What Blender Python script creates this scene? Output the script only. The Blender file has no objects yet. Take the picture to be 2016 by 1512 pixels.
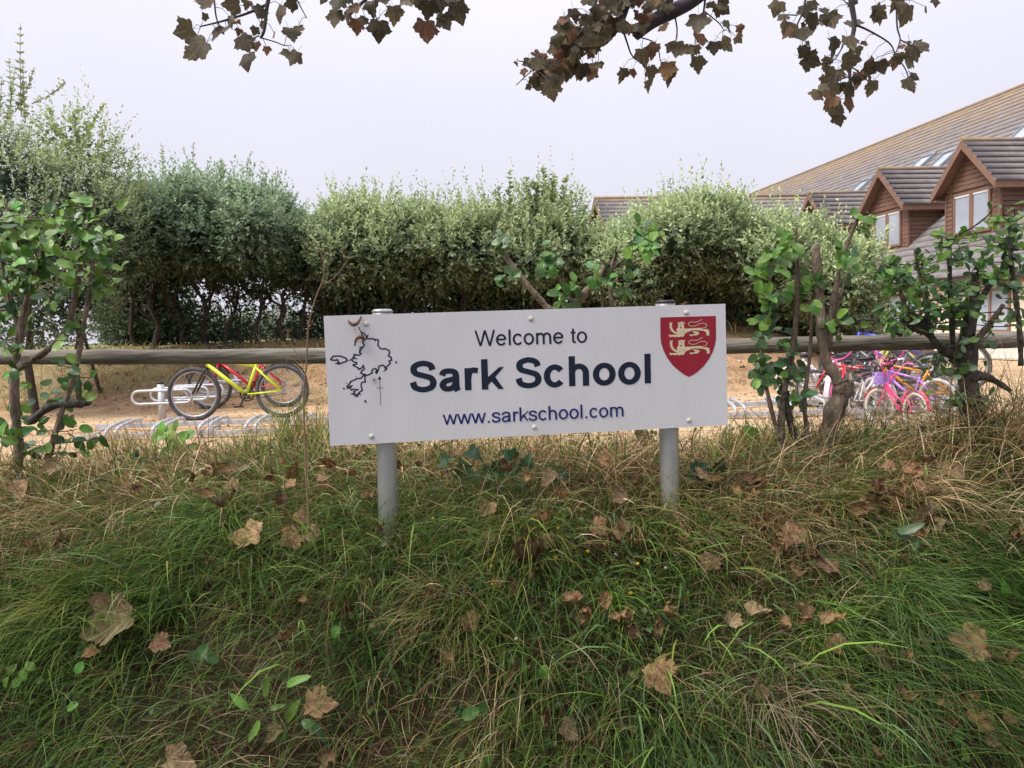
import bpy, math, random
import numpy as np
from mathutils import Matrix, Vector, Euler

# ------------------------------------------------------------------ camera, sky, sun, exposure
scene = bpy.context.scene
COL = scene.collection
W0, H0, FPX = 2016.0, 1512.0, 1500.0          # photograph size and focal length in its pixels
CAM_Z = 1.6
PITCH = math.atan(109.0 / FPX)
ROLL = math.radians(2.0)
cam_data = bpy.data.cameras.new("camera")
cam = bpy.data.objects.new("camera", cam_data)
COL.objects.link(cam)
cam_data.sensor_fit = 'HORIZONTAL'
cam_data.sensor_width = 36.0
cam_data.lens = 36.0 * FPX / W0
cam_data.clip_start = 0.05
cam_data.clip_end = 3000.0
CAM_M = Matrix.Translation((0, 0, CAM_Z)) @ Matrix.Rotation(math.pi / 2 - PITCH, 4, 'X') @ Matrix.Rotation(-ROLL, 4, 'Z')
cam.matrix_world = CAM_M
scene.camera = cam

SUN_EL, SUN_AZ = 55.0, 242.0                   # degrees; azimuth clockwise from +Y (soft sun behind cloud)
world = bpy.data.worlds.new("World")
scene.world = world
world.use_nodes = True
nt = world.node_tree
bg = nt.nodes["Background"]
sky = nt.nodes.new("ShaderNodeTexSky")
sky.sky_type = 'NISHITA'
sky.sun_disc = False
sky.sun_elevation = math.radians(SUN_EL)
sky.sun_rotation = math.radians(SUN_AZ)
sky.dust_density = 4.0
sc1 = nt.nodes.new("ShaderNodeMix"); sc1.data_type = 'RGBA'; sc1.blend_type = 'MULTIPLY'
sc1.inputs["Factor"].default_value = 1.0
nt.links.new(sky.outputs[0], sc1.inputs["A"])
sc1.inputs["B"].default_value = (0.043, 0.043, 0.043, 1)
cl = nt.nodes.new("ShaderNodeTexNoise"); cl.inputs["Scale"].default_value = 1.6; cl.inputs["Detail"].default_value = 3.0
rmp = nt.nodes.new("ShaderNodeValToRGB")
rmp.color_ramp.elements[0].position = 0.3; rmp.color_ramp.elements[0].color = (0.288, 0.284, 0.330, 1)
rmp.color_ramp.elements[1].position = 0.7; rmp.color_ramp.elements[1].color = (0.318, 0.311, 0.352, 1)
nt.links.new(cl.outputs["Fac"], rmp.inputs[0])
mx = nt.nodes.new("ShaderNodeMix"); mx.data_type = 'RGBA'; mx.inputs["Factor"].default_value = 0.93   # cloud cover
nt.links.new(sc1.outputs["Result"], mx.inputs["A"])
nt.links.new(rmp.outputs[0], mx.inputs["B"])
# an overcast sky brightens smoothly from the horizon to the zenith
gt = nt.nodes.new("ShaderNodeTexCoord"); sx = nt.nodes.new("ShaderNodeSeparateXYZ")
nt.links.new(gt.outputs["Generated"], sx.inputs[0])
pw = nt.nodes.new("ShaderNodeMath"); pw.operation = 'MULTIPLY'; nt.links.new(sx.outputs["Z"], pw.inputs[0]); nt.links.new(sx.outputs["Z"], pw.inputs[1])
ma = nt.nodes.new("ShaderNodeMath"); ma.operation = 'MULTIPLY_ADD'; ma.inputs[1].default_value = 1.35; ma.inputs[2].default_value = 1.0
nt.links.new(pw.outputs[0], ma.inputs[0]); nt.links.new(ma.outputs[0], bg.inputs["Strength"])
nt.links.new(mx.outputs["Result"], bg.inputs["Color"])

sun_d = bpy.data.lights.new("sun", 'SUN')
sun_d.energy = 1.5
sun_d.angle = math.radians(25)
sun_d.color = (1.0, 0.96, 0.9)
sun = bpy.data.objects.new("sun", sun_d)
COL.objects.link(sun)
sun.rotation_euler = Euler((math.radians(90 - SUN_EL), 0, math.radians(180 - SUN_AZ)), 'XYZ')
sun.location = (-4, -6, 12)

vs = scene.view_settings
vs.view_transform = 'Standard'
vs.look = 'None'
vs.exposure = 1.45
vs.gamma = 1.0
vs.use_curve_mapping = False
scene.cycles.use_denoising = True
scene.cycles.max_bounces = 6
scene.cycles.transparent_max_bounces = 4

RNG = np.random.default_rng(7)
R = random.Random(11)

# ------------------------------------------------------------------ helpers
CR = np.array([[CAM_M[i][j] for j in range(3)] for i in range(3)])
CO = np.array([0, 0, CAM_Z])

def ray(px, py):
    d = CR @ np.array([(px - W0 / 2) / FPX, (H0 / 2 - py) / FPX, -1.0])
    return d

def at(px, py, Y):
    d = ray(px, py)
    return CO + d * (Y / d[1])

def on_plane(px, py, p0, n):
    d = ray(px, py)
    return CO + d * (np.dot(np.asarray(p0) - CO, n) / np.dot(d, n))

def mpp(Y):                                    # metres per photograph pixel at distance Y
    return Y / FPX

def vnoise(x, y, seed=0):
    """smooth 2-D value noise in 0..1"""
    x = np.asarray(x, float); y = np.asarray(y, float)
    xi = np.floor(x).astype(np.int64); yi = np.floor(y).astype(np.int64)
    xf = x - xi; yf = y - yi
    def h(a, b):
        n = (a * 374761393 + b * 668265263 + seed * 974634777) & 0xffffffff
        n = ((n ^ (n >> 13)) * 1274126177) & 0xffffffff
        return ((n ^ (n >> 16)) & 0xffff) / 65535.0
    u = xf * xf * (3 - 2 * xf); v = yf * yf * (3 - 2 * yf)
    a = h(xi, yi); b = h(xi + 1, yi); c = h(xi, yi + 1); d = h(xi + 1, yi + 1)
    return (a * (1 - u) + b * u) * (1 - v) + (c * (1 - u) + d * u) * v

def fbm(x, y, seed=0):
    return 0.55 * vnoise(x, y, seed) + 0.3 * vnoise(x * 2.1, y * 2.1, seed + 1) + 0.15 * vnoise(x * 4.3, y * 4.3, seed + 2)

def smooth(a, b, x):
    t = np.clip((np.asarray(x, float) - a) / (b - a), 0, 1)
    return t * t * (3 - 2 * t)

# ------------------------------------------------------------------ materials
def mat(name, col, rough=0.7, var=0.12, scale=8.0, bump=0.0, bscale=40.0, metal=0.0, col2=None, objrand=0.0,
        attr=False, trans=0.0, spec=0.4, stretch=None, coat=0.0, veins=None):
    m = bpy.data.materials.new(name)
    m.use_nodes = True
    n = m.node_tree; L = n.links
    bs = n.nodes["Principled BSDF"]
    bs.inputs["Roughness"].default_value = rough
    bs.inputs["Metallic"].default_value = metal
    bs.inputs["Specular IOR Level"].default_value = spec
    if coat:
        bs.inputs["Coat Weight"].default_value = coat
    tc = n.nodes.new("ShaderNodeTexCoord")
    vec = tc.outputs["Object"]
    if stretch:
        mp = n.nodes.new("ShaderNodeMapping"); mp.inputs["Scale"].default_value = stretch
        L.new(vec, mp.inputs[0]); vec = mp.outputs[0]
    if attr:
        a = n.nodes.new("ShaderNodeAttribute"); a.attribute_name = "Col"
        cur = a.outputs["Color"]
    else:
        nz = n.nodes.new("ShaderNodeTexNoise"); nz.inputs["Scale"].default_value = scale; nz.inputs["Detail"].default_value = 5
        L.new(vec, nz.inputs["Vector"])
        rp = n.nodes.new("ShaderNodeValToRGB")
        c2 = col2 or tuple(min(1, c * (1 + var)) for c in col)
        c1 = col if col2 else tuple(c * (1 - var) for c in col)
        rp.color_ramp.elements[0].position = 0.32; rp.color_ramp.elements[0].color = (*c1, 1)
        rp.color_ramp.elements[1].position = 0.68; rp.color_ramp.elements[1].color = (*c2, 1)
        L.new(nz.outputs["Fac"], rp.inputs[0])
        cur = rp.outputs[0]
    if veins:                                    # palmate veins fanning from the leaf base
        sp_ = n.nodes.new("ShaderNodeSeparateXYZ"); L.new(tc.outputs["Object"], sp_.inputs[0])
        an = n.nodes.new("ShaderNodeMath"); an.operation = 'ARCTAN2'; L.new(sp_.outputs["X"], an.inputs[0]); L.new(sp_.outputs["Y"], an.inputs[1])
        mu_ = n.nodes.new("ShaderNodeMath"); mu_.operation = 'MULTIPLY'; mu_.inputs[1].default_value = 2 * math.pi / 0.66; L.new(an.outputs[0], mu_.inputs[0])
        co_ = n.nodes.new("ShaderNodeMath"); co_.operation = 'COSINE'; L.new(mu_.outputs[0], co_.inputs[0])
        mr_ = n.nodes.new("ShaderNodeMapRange"); mr_.inputs["From Min"].default_value = .93; mr_.inputs["From Max"].default_value = .995; mr_.inputs["To Max"].default_value = .8
        L.new(co_.outputs[0], mr_.inputs["Value"])
        mv = n.nodes.new("ShaderNodeMix"); mv.data_type = 'RGBA'; L.new(mr_.outputs[0], mv.inputs["Factor"]); L.new(cur, mv.inputs["A"]); mv.inputs["B"].default_value = (*veins, 1)
        cur = mv.outputs["Result"]
    if objrand:
        oi = n.nodes.new("ShaderNodeObjectInfo")
        hs = n.nodes.new("ShaderNodeHueSaturation")
        mr = n.nodes.new("ShaderNodeMapRange")
        mr.inputs["To Min"].default_value = 1 - objrand; mr.inputs["To Max"].default_value = 1 + objrand
        L.new(oi.outputs["Random"], mr.inputs["Value"]); L.new(mr.outputs[0], hs.inputs["Value"])
        mu = n.nodes.new("ShaderNodeMath"); mu.operation = 'MULTIPLY'; mu.inputs[1].default_value = 7.31
        fr = n.nodes.new("ShaderNodeMath"); fr.operation = 'FRACT'
        mr2 = n.nodes.new("ShaderNodeMapRange"); mr2.inputs["To Min"].default_value = 0.5 - objrand * 0.02; mr2.inputs["To Max"].default_value = 0.5 + objrand * (0.09 if col[1] > col[0] else 0.03)
        L.new(oi.outputs["Random"], mu.inputs[0]); L.new(mu.outputs[0], fr.inputs[0]); L.new(fr.outputs[0], mr2.inputs["Value"])
        L.new(mr2.outputs[0], hs.inputs["Hue"]); L.new(cur, hs.inputs["Color"])
        cur = hs.outputs[0]
    L.new(cur, bs.inputs["Base Color"])
    if bump:
        nb = n.nodes.new("ShaderNodeTexNoise"); nb.inputs["Scale"].default_value = bscale; nb.inputs["Detail"].default_value = 6
        L.new(vec, nb.inputs["Vector"])
        bp = n.nodes.new("ShaderNodeBump"); bp.inputs["Strength"].default_value = bump; bp.inputs["Distance"].default_value = 0.02
        L.new(nb.outputs["Fac"], bp.inputs["Height"]); L.new(bp.outputs[0], bs.inputs["Normal"])
    if trans:
        tr = n.nodes.new("ShaderNodeBsdfTranslucent")
        L.new(cur, tr.inputs["Color"])
        mxs = n.nodes.new("ShaderNodeMixShader"); mxs.inputs[0].default_value = trans
        L.new(bs.outputs[0], mxs.inputs[1]); L.new(tr.outputs[0], mxs.inputs[2])
        L.new(mxs.outputs[0], n.nodes["Material Output"].inputs["Surface"])
    return m

M = {}
M['bark'] = mat('bark', (0.07, 0.05, 0.035), 0.95, scale=34, bump=1.0, bscale=90, col2=(0.25, 0.19, 0.14), stretch=(1, 1, 0.35))
M['bark_pale'] = mat('bark_pale', (0.13, 0.10, 0.07), 0.9, scale=30, bump=0.9, bscale=90, col2=(0.32, 0.25, 0.185), stretch=(1, 1, 0.3))
M['bark_dark'] = mat('bark_dark', (0.03, 0.026, 0.022), 0.95, scale=40, bump=1.0, bscale=100, col2=(0.12, 0.10, 0.085))
M['twig'] = mat('twig', (0.13, 0.085, 0.06), 0.85, scale=20)
M['syc_twig'] = mat('syc_twig', (0.06, 0.05, 0.055), 0.85, scale=20)
M['cut_wood'] = mat('cut_wood', (0.34, 0.27, 0.20), 0.85, scale=30)
M['rail'] = mat('rail', (0.095, 0.088, 0.068), 0.9, scale=9, bump=0.6, bscale=26, col2=(0.26, 0.23, 0.185), stretch=(0.35, 3, 3))
M['panel'] = mat('panel', (0.66, 0.65, 0.66), 0.42, var=0.035, scale=3, stretch=(3, 3, .9), spec=0.4)
M['navy'] = mat('navy', (0.006, 0.012, 0.03), 0.4, var=0.05)
M['blue_ink'] = mat('blue_ink', (0.012, 0.012, 0.14), 0.4, var=0.05)
M['crest_red'] = mat('crest_red', (0.30, 0.012, 0.03), 0.4, var=0.06)
M['crest_gold'] = mat('crest_gold', (0.68, 0.57, 0.36), 0.5, var=0.05)
M['screw'] = mat('screw', (0.62, 0.58, 0.5), 0.5, var=0.08)
M['post'] = mat('post', (0.44, 0.445, 0.43), 0.34, var=0.16, scale=10, stretch=(1, 1, .3), metal=0.6, bump=0.06, bscale=120)
M['cap'] = mat('cap', (0.02, 0.02, 0.022), 0.5)
M['galv'] = mat('galv', (0.50, 0.52, 0.55), 0.45, var=0.15, scale=20, metal=0.35)
M['tyre'] = mat('tyre', (0.06, 0.06, 0.062), 0.85, var=0.3, scale=15)
M['tyre_pale'] = mat('tyre_pale', (0.55, 0.53, 0.50), 0.8, var=0.1)
M['rim'] = mat('rim', (0.42, 0.43, 0.44), 0.35, metal=0.8)
M['black_plastic'] = mat('black_plastic', (0.02, 0.02, 0.022), 0.5)
M['timber'] = mat('timber', (0.17, 0.092, 0.064), 0.6, scale=5, var=0.2, stretch=(1, 1, 6), objrand=0.1)
M['timber_trim'] = mat('timber_trim', (0.215, 0.118, 0.084), 0.6, scale=4, var=0.12)
M['cream'] = mat('cream', (0.72, 0.62, 0.46), 0.9, scale=3, var=0.06, bump=0.1)
M['concrete'] = mat('concrete', (0.55, 0.48, 0.38), 0.9, scale=4, var=0.1, bump=0.2)
M['pane'] = mat('pane', (0.33, 0.36, 0.41), 0.05, var=0.25, scale=0.7, spec=0.8, coat=0.6)
M['lead'] = mat('lead', (0.22, 0.25, 0.27), 0.6)
M['gutter'] = mat('gutter', (0.05, 0.055, 0.06), 0.5)
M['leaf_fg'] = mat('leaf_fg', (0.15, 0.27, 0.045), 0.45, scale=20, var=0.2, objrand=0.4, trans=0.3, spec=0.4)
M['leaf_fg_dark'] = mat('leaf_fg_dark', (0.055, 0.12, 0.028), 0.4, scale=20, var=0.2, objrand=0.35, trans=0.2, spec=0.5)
M['leaf_syc'] = mat('leaf_syc', (0.072, 0.058, 0.042), 0.6, scale=5, objrand=0.45, trans=0.42, col2=(0.12, 0.10, 0.045), veins=(.20, .17, .08))
M['leaf_syc_brown'] = mat('leaf_syc_brown', (0.13, 0.065, 0.035), 0.7, scale=5, objrand=0.35, trans=0.4, col2=(0.20, 0.11, 0.05), veins=(.26, .16, .09))
M['leaf_fallen'] = mat('leaf_fallen', (0.10, 0.048, 0.02), 0.7, scale=4, objrand=0.5, trans=0.12, col2=(0.34, 0.195, 0.095), veins=(.40, .27, .15), bump=.5, bscale=12)
M['leaf_fallen_pale'] = mat('leaf_fallen_pale', (0.15, 0.09, 0.045), 0.8, scale=5, objrand=0.3, trans=0.15, col2=(0.33, 0.23, 0.125), veins=(.50, .42, .25), bump=.5, bscale=12)
M['ivy'] = mat('ivy', (0.022, 0.05, 0.018), 0.5, scale=20, objrand=0.4, spec=0.25, col2=(0.045, 0.09, 0.04))
M['foliage'] = mat('foliage', (1, 1, 1), 0.42, attr=True, trans=0.40, spec=0.5)
M['grass'] = mat('grass', (1, 1, 1), 0.6, attr=True, trans=0.25, spec=0.12)

def paint(name, col, rough=0.3):
    return mat(name, col, rough, var=0.05, coat=0.3)

def ground_mat():
    m = bpy.data.materials.new('ground'); m.use_nodes = True
    n = m.node_tree; L = n.links; bs = n.nodes["Principled BSDF"]; bs.inputs["Roughness"].default_value = 0.95
    bs.inputs["Specular IOR Level"].default_value = 0.1
    a = n.nodes.new("ShaderNodeAttribute"); a.attribute_name = "Col"
    tc = n.nodes.new("ShaderNodeTexCoord")
    nz = n.nodes.new("ShaderNodeTexNoise"); nz.inputs["Scale"].default_value = 5; nz.inputs["Detail"].default_value = 9; nz.inputs["Roughness"].default_value = 0.7
    L.new(tc.outputs["Object"], nz.inputs["Vector"])
    mr = n.nodes.new("ShaderNodeMapRange"); mr.inputs["From Min"].default_value = 0.3; mr.inputs["From Max"].default_value = 0.7
    mr.inputs["To Min"].default_value = 0.6; mr.inputs["To Max"].default_value = 1.3
    L.new(nz.outputs["Fac"], mr.inputs["Value"])
    hs = n.nodes.new("ShaderNodeHueSaturation"); L.new(mr.outputs[0], hs.inputs["Value"]); L.new(a.outputs["Color"], hs.inputs["Color"])
    L.new(hs.outputs[0], bs.inputs["Base Color"])
    n2 = n.nodes.new("ShaderNodeTexNoise"); n2.inputs["Scale"].default_value = 22; n2.inputs["Detail"].default_value = 8
    L.new(tc.outputs["Object"], n2.inputs["Vector"])
    bp = n.nodes.new("ShaderNodeBump"); bp.inputs["Strength"].default_value = 0.8; bp.inputs["Distance"].default_value = 0.05
    L.new(n2.outputs["Fac"], bp.inputs["Height"]); L.new(bp.outputs[0], bs.inputs["Normal"])
    return m
M['ground'] = ground_mat()

def tile_mat():
    """weathered concrete tiles; orange lichen grows in patches, thickest along the ridges"""
    m = bpy.data.materials.new('roof_tile'); m.use_nodes = True
    n = m.node_tree; L = n.links; bs = n.nodes["Principled BSDF"]; bs.inputs["Roughness"].default_value = 0.9
    tc = n.nodes.new("ShaderNodeTexCoord")
    nz = n.nodes.new("ShaderNodeTexNoise"); nz.inputs["Scale"].default_value = 3.0; nz.inputs["Detail"].default_value = 8; nz.inputs["Roughness"].default_value = 0.75
    L.new(tc.outputs["Object"], nz.inputs["Vector"])
    rp = n.nodes.new("ShaderNodeValToRGB")
    rp.color_ramp.elements[0].position = 0.3; rp.color_ramp.elements[0].color = (0.125, 0.112, 0.115, 1)
    rp.color_ramp.elements[1].position = 0.72; rp.color_ramp.elements[1].color = (0.26, 0.232, 0.222, 1)
    L.new(nz.outputs["Fac"], rp.inputs[0])
    at_ = n.nodes.new("ShaderNodeAttribute"); at_.attribute_name = "Col"
    ln = n.nodes.new("ShaderNodeTexNoise"); ln.inputs["Scale"].default_value = 1.3; ln.inputs["Detail"].default_value = 9; ln.inputs["Roughness"].default_value = 0.7
    L.new(tc.outputs["Object"], ln.inputs["Vector"])
    ad = n.nodes.new("ShaderNodeMath"); ad.operation = 'ADD'
    L.new(at_.outputs["Fac"], ad.inputs[0]); L.new(ln.outputs["Fac"], ad.inputs[1])
    mr = n.nodes.new("ShaderNodeMapRange"); mr.inputs["From Min"].default_value = 0.62; mr.inputs["From Max"].default_value = 1.05
    mr.inputs["To Max"].default_value = 0.6
    L.new(ad.outputs[0], mr.inputs["Value"])
    mx_ = n.nodes.new("ShaderNodeMix"); mx_.data_type = 'RGBA'
    L.new(mr.outputs[0], mx_.inputs["Factor"]); L.new(rp.outputs[0], mx_.inputs["A"]); mx_.inputs["B"].default_value = (0.36, 0.22, 0.075, 1)
    L.new(mx_.outputs["Result"], bs.inputs["Base Color"])
    bp = n.nodes.new("ShaderNodeBump"); bp.inputs["Strength"].default_value = 0.35; bp.inputs["Distance"].default_value = 0.02
    L.new(nz.outputs["Fac"], bp.inputs["Height"]); L.new(bp.outputs[0], bs.inputs["Normal"])
    return m
M['tile'] = tile_mat()

# ------------------------------------------------------------------ objects
def tag(o, label=None, cat=None, group=None, kind=None):
    if label: o["label"] = label
    if cat: o["category"] = cat
    if group: o["group"] = group
    if kind: o["kind"] = kind
    return o

def empty(name, loc, label=None, cat=None, group=None, rz=0.0):
    o = bpy.data.objects.new(name, None)
    o.empty_display_size = 0.05
    COL.objects.link(o)
    o.location = tuple(float(c) for c in loc)
    o.rotation_euler = (0, 0, rz)
    return tag(o, label, cat, group)

def link(name, me, material=None, parent=None):
    o = bpy.data.objects.new(name, me)
    if material is not None and not me.materials:
        me.materials.append(material)
    COL.objects.link(o)
    if parent is not None:
        o.parent = parent
    return o

def np_mesh(name, V, F, C=None, smooth_shade=False):
    """V (N,3), F (M,3 or 4) int array, C (N,3) vertex colours"""
    V = np.ascontiguousarray(V, np.float32); F = np.ascontiguousarray(F, np.int32)
    me = bpy.data.meshes.new(name)
    me.vertices.add(len(V)); me.vertices.foreach_set("co", V.ravel())
    k = F.shape[1]
    me.loops.add(F.size); me.loops.foreach_set("vertex_index", F.ravel())
    me.polygons.add(len(F))
    me.polygons.foreach_set("loop_start", np.arange(0, F.size, k, dtype=np.int32))
    me.polygons.foreach_set("loop_total", np.full(len(F), k, np.int32))
    if C is not None:
        a = me.color_attributes.new("Col", 'FLOAT_COLOR', 'POINT')
        cc = np.ones((len(V), 4), np.float32); cc[:, :3] = C
        a.data.foreach_set("color", cc.ravel())
    if smooth_shade:
        me.polygons.foreach_set("use_smooth", np.ones(len(F), bool))
    me.update(calc_edges=True)
    return me

class MB:
    """collects shapes into one mesh; world coordinates, shifted to the thing's base when built"""
    def __init__(self):
        self.v = []; self.f = []; self.sm = []
    def add(self, vs_, fs_, sm=False):
        o = len(self.v)
        self.v += [tuple(map(float, p)) for p in vs_]
        self.f += [tuple(i + o for i in f) for f in fs_]
        self.sm += [sm] * len(fs_)
    def tube(self, pts, rad, n=8, closed=False, caps=True, rough=0.0):
        P = [np.asarray(p, float) for p in pts]
        k = len(P)
        if np.isscalar(rad): rad = [rad] * k
        T = []
        for i in range(k):
            if closed: t = P[(i + 1) % k] - P[i - 1]
            else: t = P[min(i + 1, k - 1)] - P[max(i - 1, 0)]
            T.append(t / (np.linalg.norm(t) + 1e-9))
        a = np.array([0, 0, 1.0]) if abs(T[0][2]) < 0.9 else np.array([1.0, 0, 0])
        u = np.cross(T[0], a); u /= np.linalg.norm(u)
        vs_ = []
        for i in range(k):
            u = u - T[i] * np.dot(u, T[i]); u /= (np.linalg.norm(u) + 1e-9)
            w = np.cross(T[i], u)
            for j in range(n):
                q = 2 * math.pi * j / n
                rj = rad[i] * (1 + rough * (R.random() - .5 + .6 * math.sin(3 * q + i * .35)))
                vs_.append(P[i] + rj * (math.cos(q) * u + math.sin(q) * w))
        fs_ = []
        m = k if closed else k - 1
        for i in range(m):
            for j in range(n):
                i2 = (i + 1) % k
                fs_.append((i * n + j, i * n + (j + 1) % n, i2 * n + (j + 1) % n, i2 * n + j))
        self.add(vs_, fs_, n > 4)
        if caps and not closed:
            o = len(self.v) - k * n
            self.f.append(tuple(o + j for j in reversed(range(n)))); self.sm.append(False)
            self.f.append(tuple(o + (k - 1) * n + j for j in range(n))); self.sm.append(False)
    def hexa(self, p):
        """8 corners: 0-3 bottom loop, 4-7 top loop"""
        self.add(p, [(3, 2, 1, 0), (4, 5, 6, 7), (0, 1, 5, 4), (1, 2, 6, 5), (2, 3, 7, 6), (3, 0, 4, 7)])
    def box(self, c, s):
        x, y, z = c; a, b, d = s[0] / 2, s[1] / 2, s[2] / 2
        self.hexa([(x - a, y - b, z - d), (x + a, y - b, z - d), (x + a, y + b, z - d), (x - a, y + b, z - d),
                   (x - a, y - b, z + d), (x + a, y - b, z + d), (x + a, y + b, z + d), (x - a, y + b, z + d)])
    def prism(self, poly, d):
        """polygon of 3-D points pushed along vector d"""
        n = len(poly); d = np.asarray(d, float)
        a = [np.asarray(p, float) for p in poly]
        vs_ = a + [p + d for p in a]
        fs_ = [tuple(reversed(range(n))), tuple(range(n, 2 * n))] + [(i, (i + 1) % n, n + (i + 1) % n, n + i) for i in range(n)]
        self.add(vs_, fs_)
    def mesh(self, name, base=(0, 0, 0)):
        me = bpy.data.meshes.new(name)
        b = np.asarray(base, float)
        V = np.asarray(self.v) - b
        me.from_pydata([tuple(p) for p in V], [], self.f)
        me.polygons.foreach_set("use_smooth", np.array(self.sm, bool))
        me.update()
        return me
    def build(self, name, material, parent=None, base=None):
        if base is None:
            base = (0, 0, 0)
            if parent is not None:
                r = parent
                while r.parent: r = r.parent
                base = r.location
        return link(name, self.mesh(name, base), material, parent)

def catmull(pts, k=6, closed=False):
    P = [np.asarray(p, float) for p in pts]; n = len(P); out = []
    rng = range(n) if closed else range(n - 1)
    for i in rng:
        p0 = P[(i - 1) % n] if closed else P[max(i - 1, 0)]
        p1 = P[i]; p2 = P[(i + 1) % n]; p3 = P[(i + 2) % n] if closed else P[min(i + 2, n - 1)]
        for j in range(k):
            t = j / k
            out.append(0.5 * ((2 * p1) + (-p0 + p2) * t + (2 * p0 - 5 * p1 + 4 * p2 - p3) * t * t + (-p0 + 3 * p1 - 3 * p2 + p3) * t ** 3))
    if not closed: out.append(P[-1])
    return out

# ------------------------------------------------------------------ terrain
GY = [-400, -3, 0.6, 1.7, 2.0, 2.2, 2.4, 2.62, 2.85, 3.3, 3.7, 4.3, 5.0, 9.7, 10.4, 11.5, 12.3, 16, 40, 600]
GL = [0, 0, 0, .02, .10, .29, .50, .68, .81, .95, .97, .82, .69, .69, .86, 1.42, 1.52, 1.50, 1.48, 1.3]
GR = [0, 0, 0, .02, .10, .29, .50, .68, .81, .95, .97, .82, .69, .69, .69, .69, .69, .68, .66, .6]
def G(x, y):
    x = np.asarray(x, float); y = np.asarray(y, float)
    w = smooth(3.9, 5.4, x)
    z = np.interp(y, GY, GL) * (1 - w) + np.interp(y, GY, GR) * w
    near = smooth(1.0, 1.6, y) * (1 - smooth(4.0, 4.8, y))
    bank = smooth(9.7, 10.6, y) * (1 - smooth(12, 14, y)) * (1 - w)
    z = z + near * 0.10 * (fbm(x * 1.3, y * 1.3, 3) - 0.5) + bank * 0.16 * (fbm(x * 1.6, y * 1.6, 5) - 0.5) + 0.02 * (fbm(x * 2, y * 2, 9) - 0.5)
    z = z - .14 * np.exp(-((x - .63) ** 2 + (y - 2.68) ** 2) / .12) - .03 * np.exp(-((x + .47) ** 2 + (y - 2.7) ** 2) / .10)
    return z

def ground_hit(px, py, lift=0.0, y0=1.2, y1=12.0):
    d = ray(px, py)
    for Y in np.arange(y0, y1, 0.01):
        p = CO + d * (Y / d[1])
        if p[2] < float(G(p[0], p[1])) + lift:
            return p
    return CO + d * (y1 / d[1])

# ------------------------------------------------------------------ ground (one sheet to the horizon)
def build_ground():
    xs = np.concatenate([-np.geomspace(600, 10, 22), np.arange(-9.6, 12, 0.16), np.geomspace(12.5, 600, 22)])
    ys = np.concatenate([[-400, -100, -30, -8], np.arange(-3, 1, 0.5), np.arange(1.0, 14.5, 0.09), np.geomspace(15, 700, 30)])
    X, Y = np.meshgrid(xs, ys)
    Z = G(X, Y)
    nx, ny = len(xs), len(ys)
    V = np.stack([X.ravel(), Y.ravel(), Z.ravel()], 1)
    i = np.arange((ny - 1) * nx).reshape(ny - 1, nx)[:, :-1].ravel()
    F = np.stack([i, i + 1, i + nx + 1, i + nx], 1)
    x, y = V[:, 0], V[:, 1]
    soil = np.array([.050, .036, .022]); sand = np.array([.54, .385, .23]); earth = np.array([.40, .255, .15])
    tan = np.array([.34, .27, .14]); field = np.array([.20, .22, .09]); tar = np.array([.06, .058, .055])
    C = np.tile(soil, (len(V), 1))
    def mixin(c, w):
        nonlocal C
        C = C * (1 - w[:, None]) + c * w[:, None]
    mixin(tar, 1 - smooth(0.7, 1.1, y))
    n1 = fbm(x * 1.1, y * 1.1, 21)
    mixin(sand, smooth(3.95, 4.6, y + 0.5 * (n1 - .5)))
    mixin(earth * 1.05, smooth(.5, .68, fbm(x * .55 + 7, y * .9, 23)) * smooth(4.6, 5.2, y) * .55)
    mixin(earth, smooth(9.3, 10.1, y + 1.2 * (n1 - .5)) * (1 - smooth(3.9, 5.4, x)))
    mixin(tan, smooth(10.6, 11.6, y + 1.6 * (n1 - .5) - 0.12 * x - 0.2) * (1 - smooth(4, 6, x)))
    mixin(tan * .9, smooth(.45, .65, n1) * smooth(9.6, 10.4, y) * (1 - smooth(-2.8, -1.4, x)) )
    mixin(field, smooth(13.5, 16, y))
    o = link('ground', np_mesh('ground', V, F, C, True), M['ground'])
    tag(o, kind='structure')
build_ground()

# ------------------------------------------------------------------ school building (right, running away from the camera)
E1 = np.array([-0.136, 0.9907, 0.0]); E2 = np.array([0.9907, 0.136, 0.0]); ORI = np.array([15.8, 0.0, 0.0])
def B(t, w, z):
    return ORI + E1 * t + E2 * w + np.array([0, 0, z])
TAN = 0.839; ROOF0 = 3.67                       # main roof: height over the dormer face line, slope
def Zr(w): return ROOF0 + TAN * w
W_EAVE, W_RIDGE, T0, T1 = -1.35, 7.45, 9.0, 53.0

SCHOOL = empty('school_building', B(30, -1.0, .66), 'long cream school building with brown timber dormers and lichened tile roof', 'building')

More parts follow.
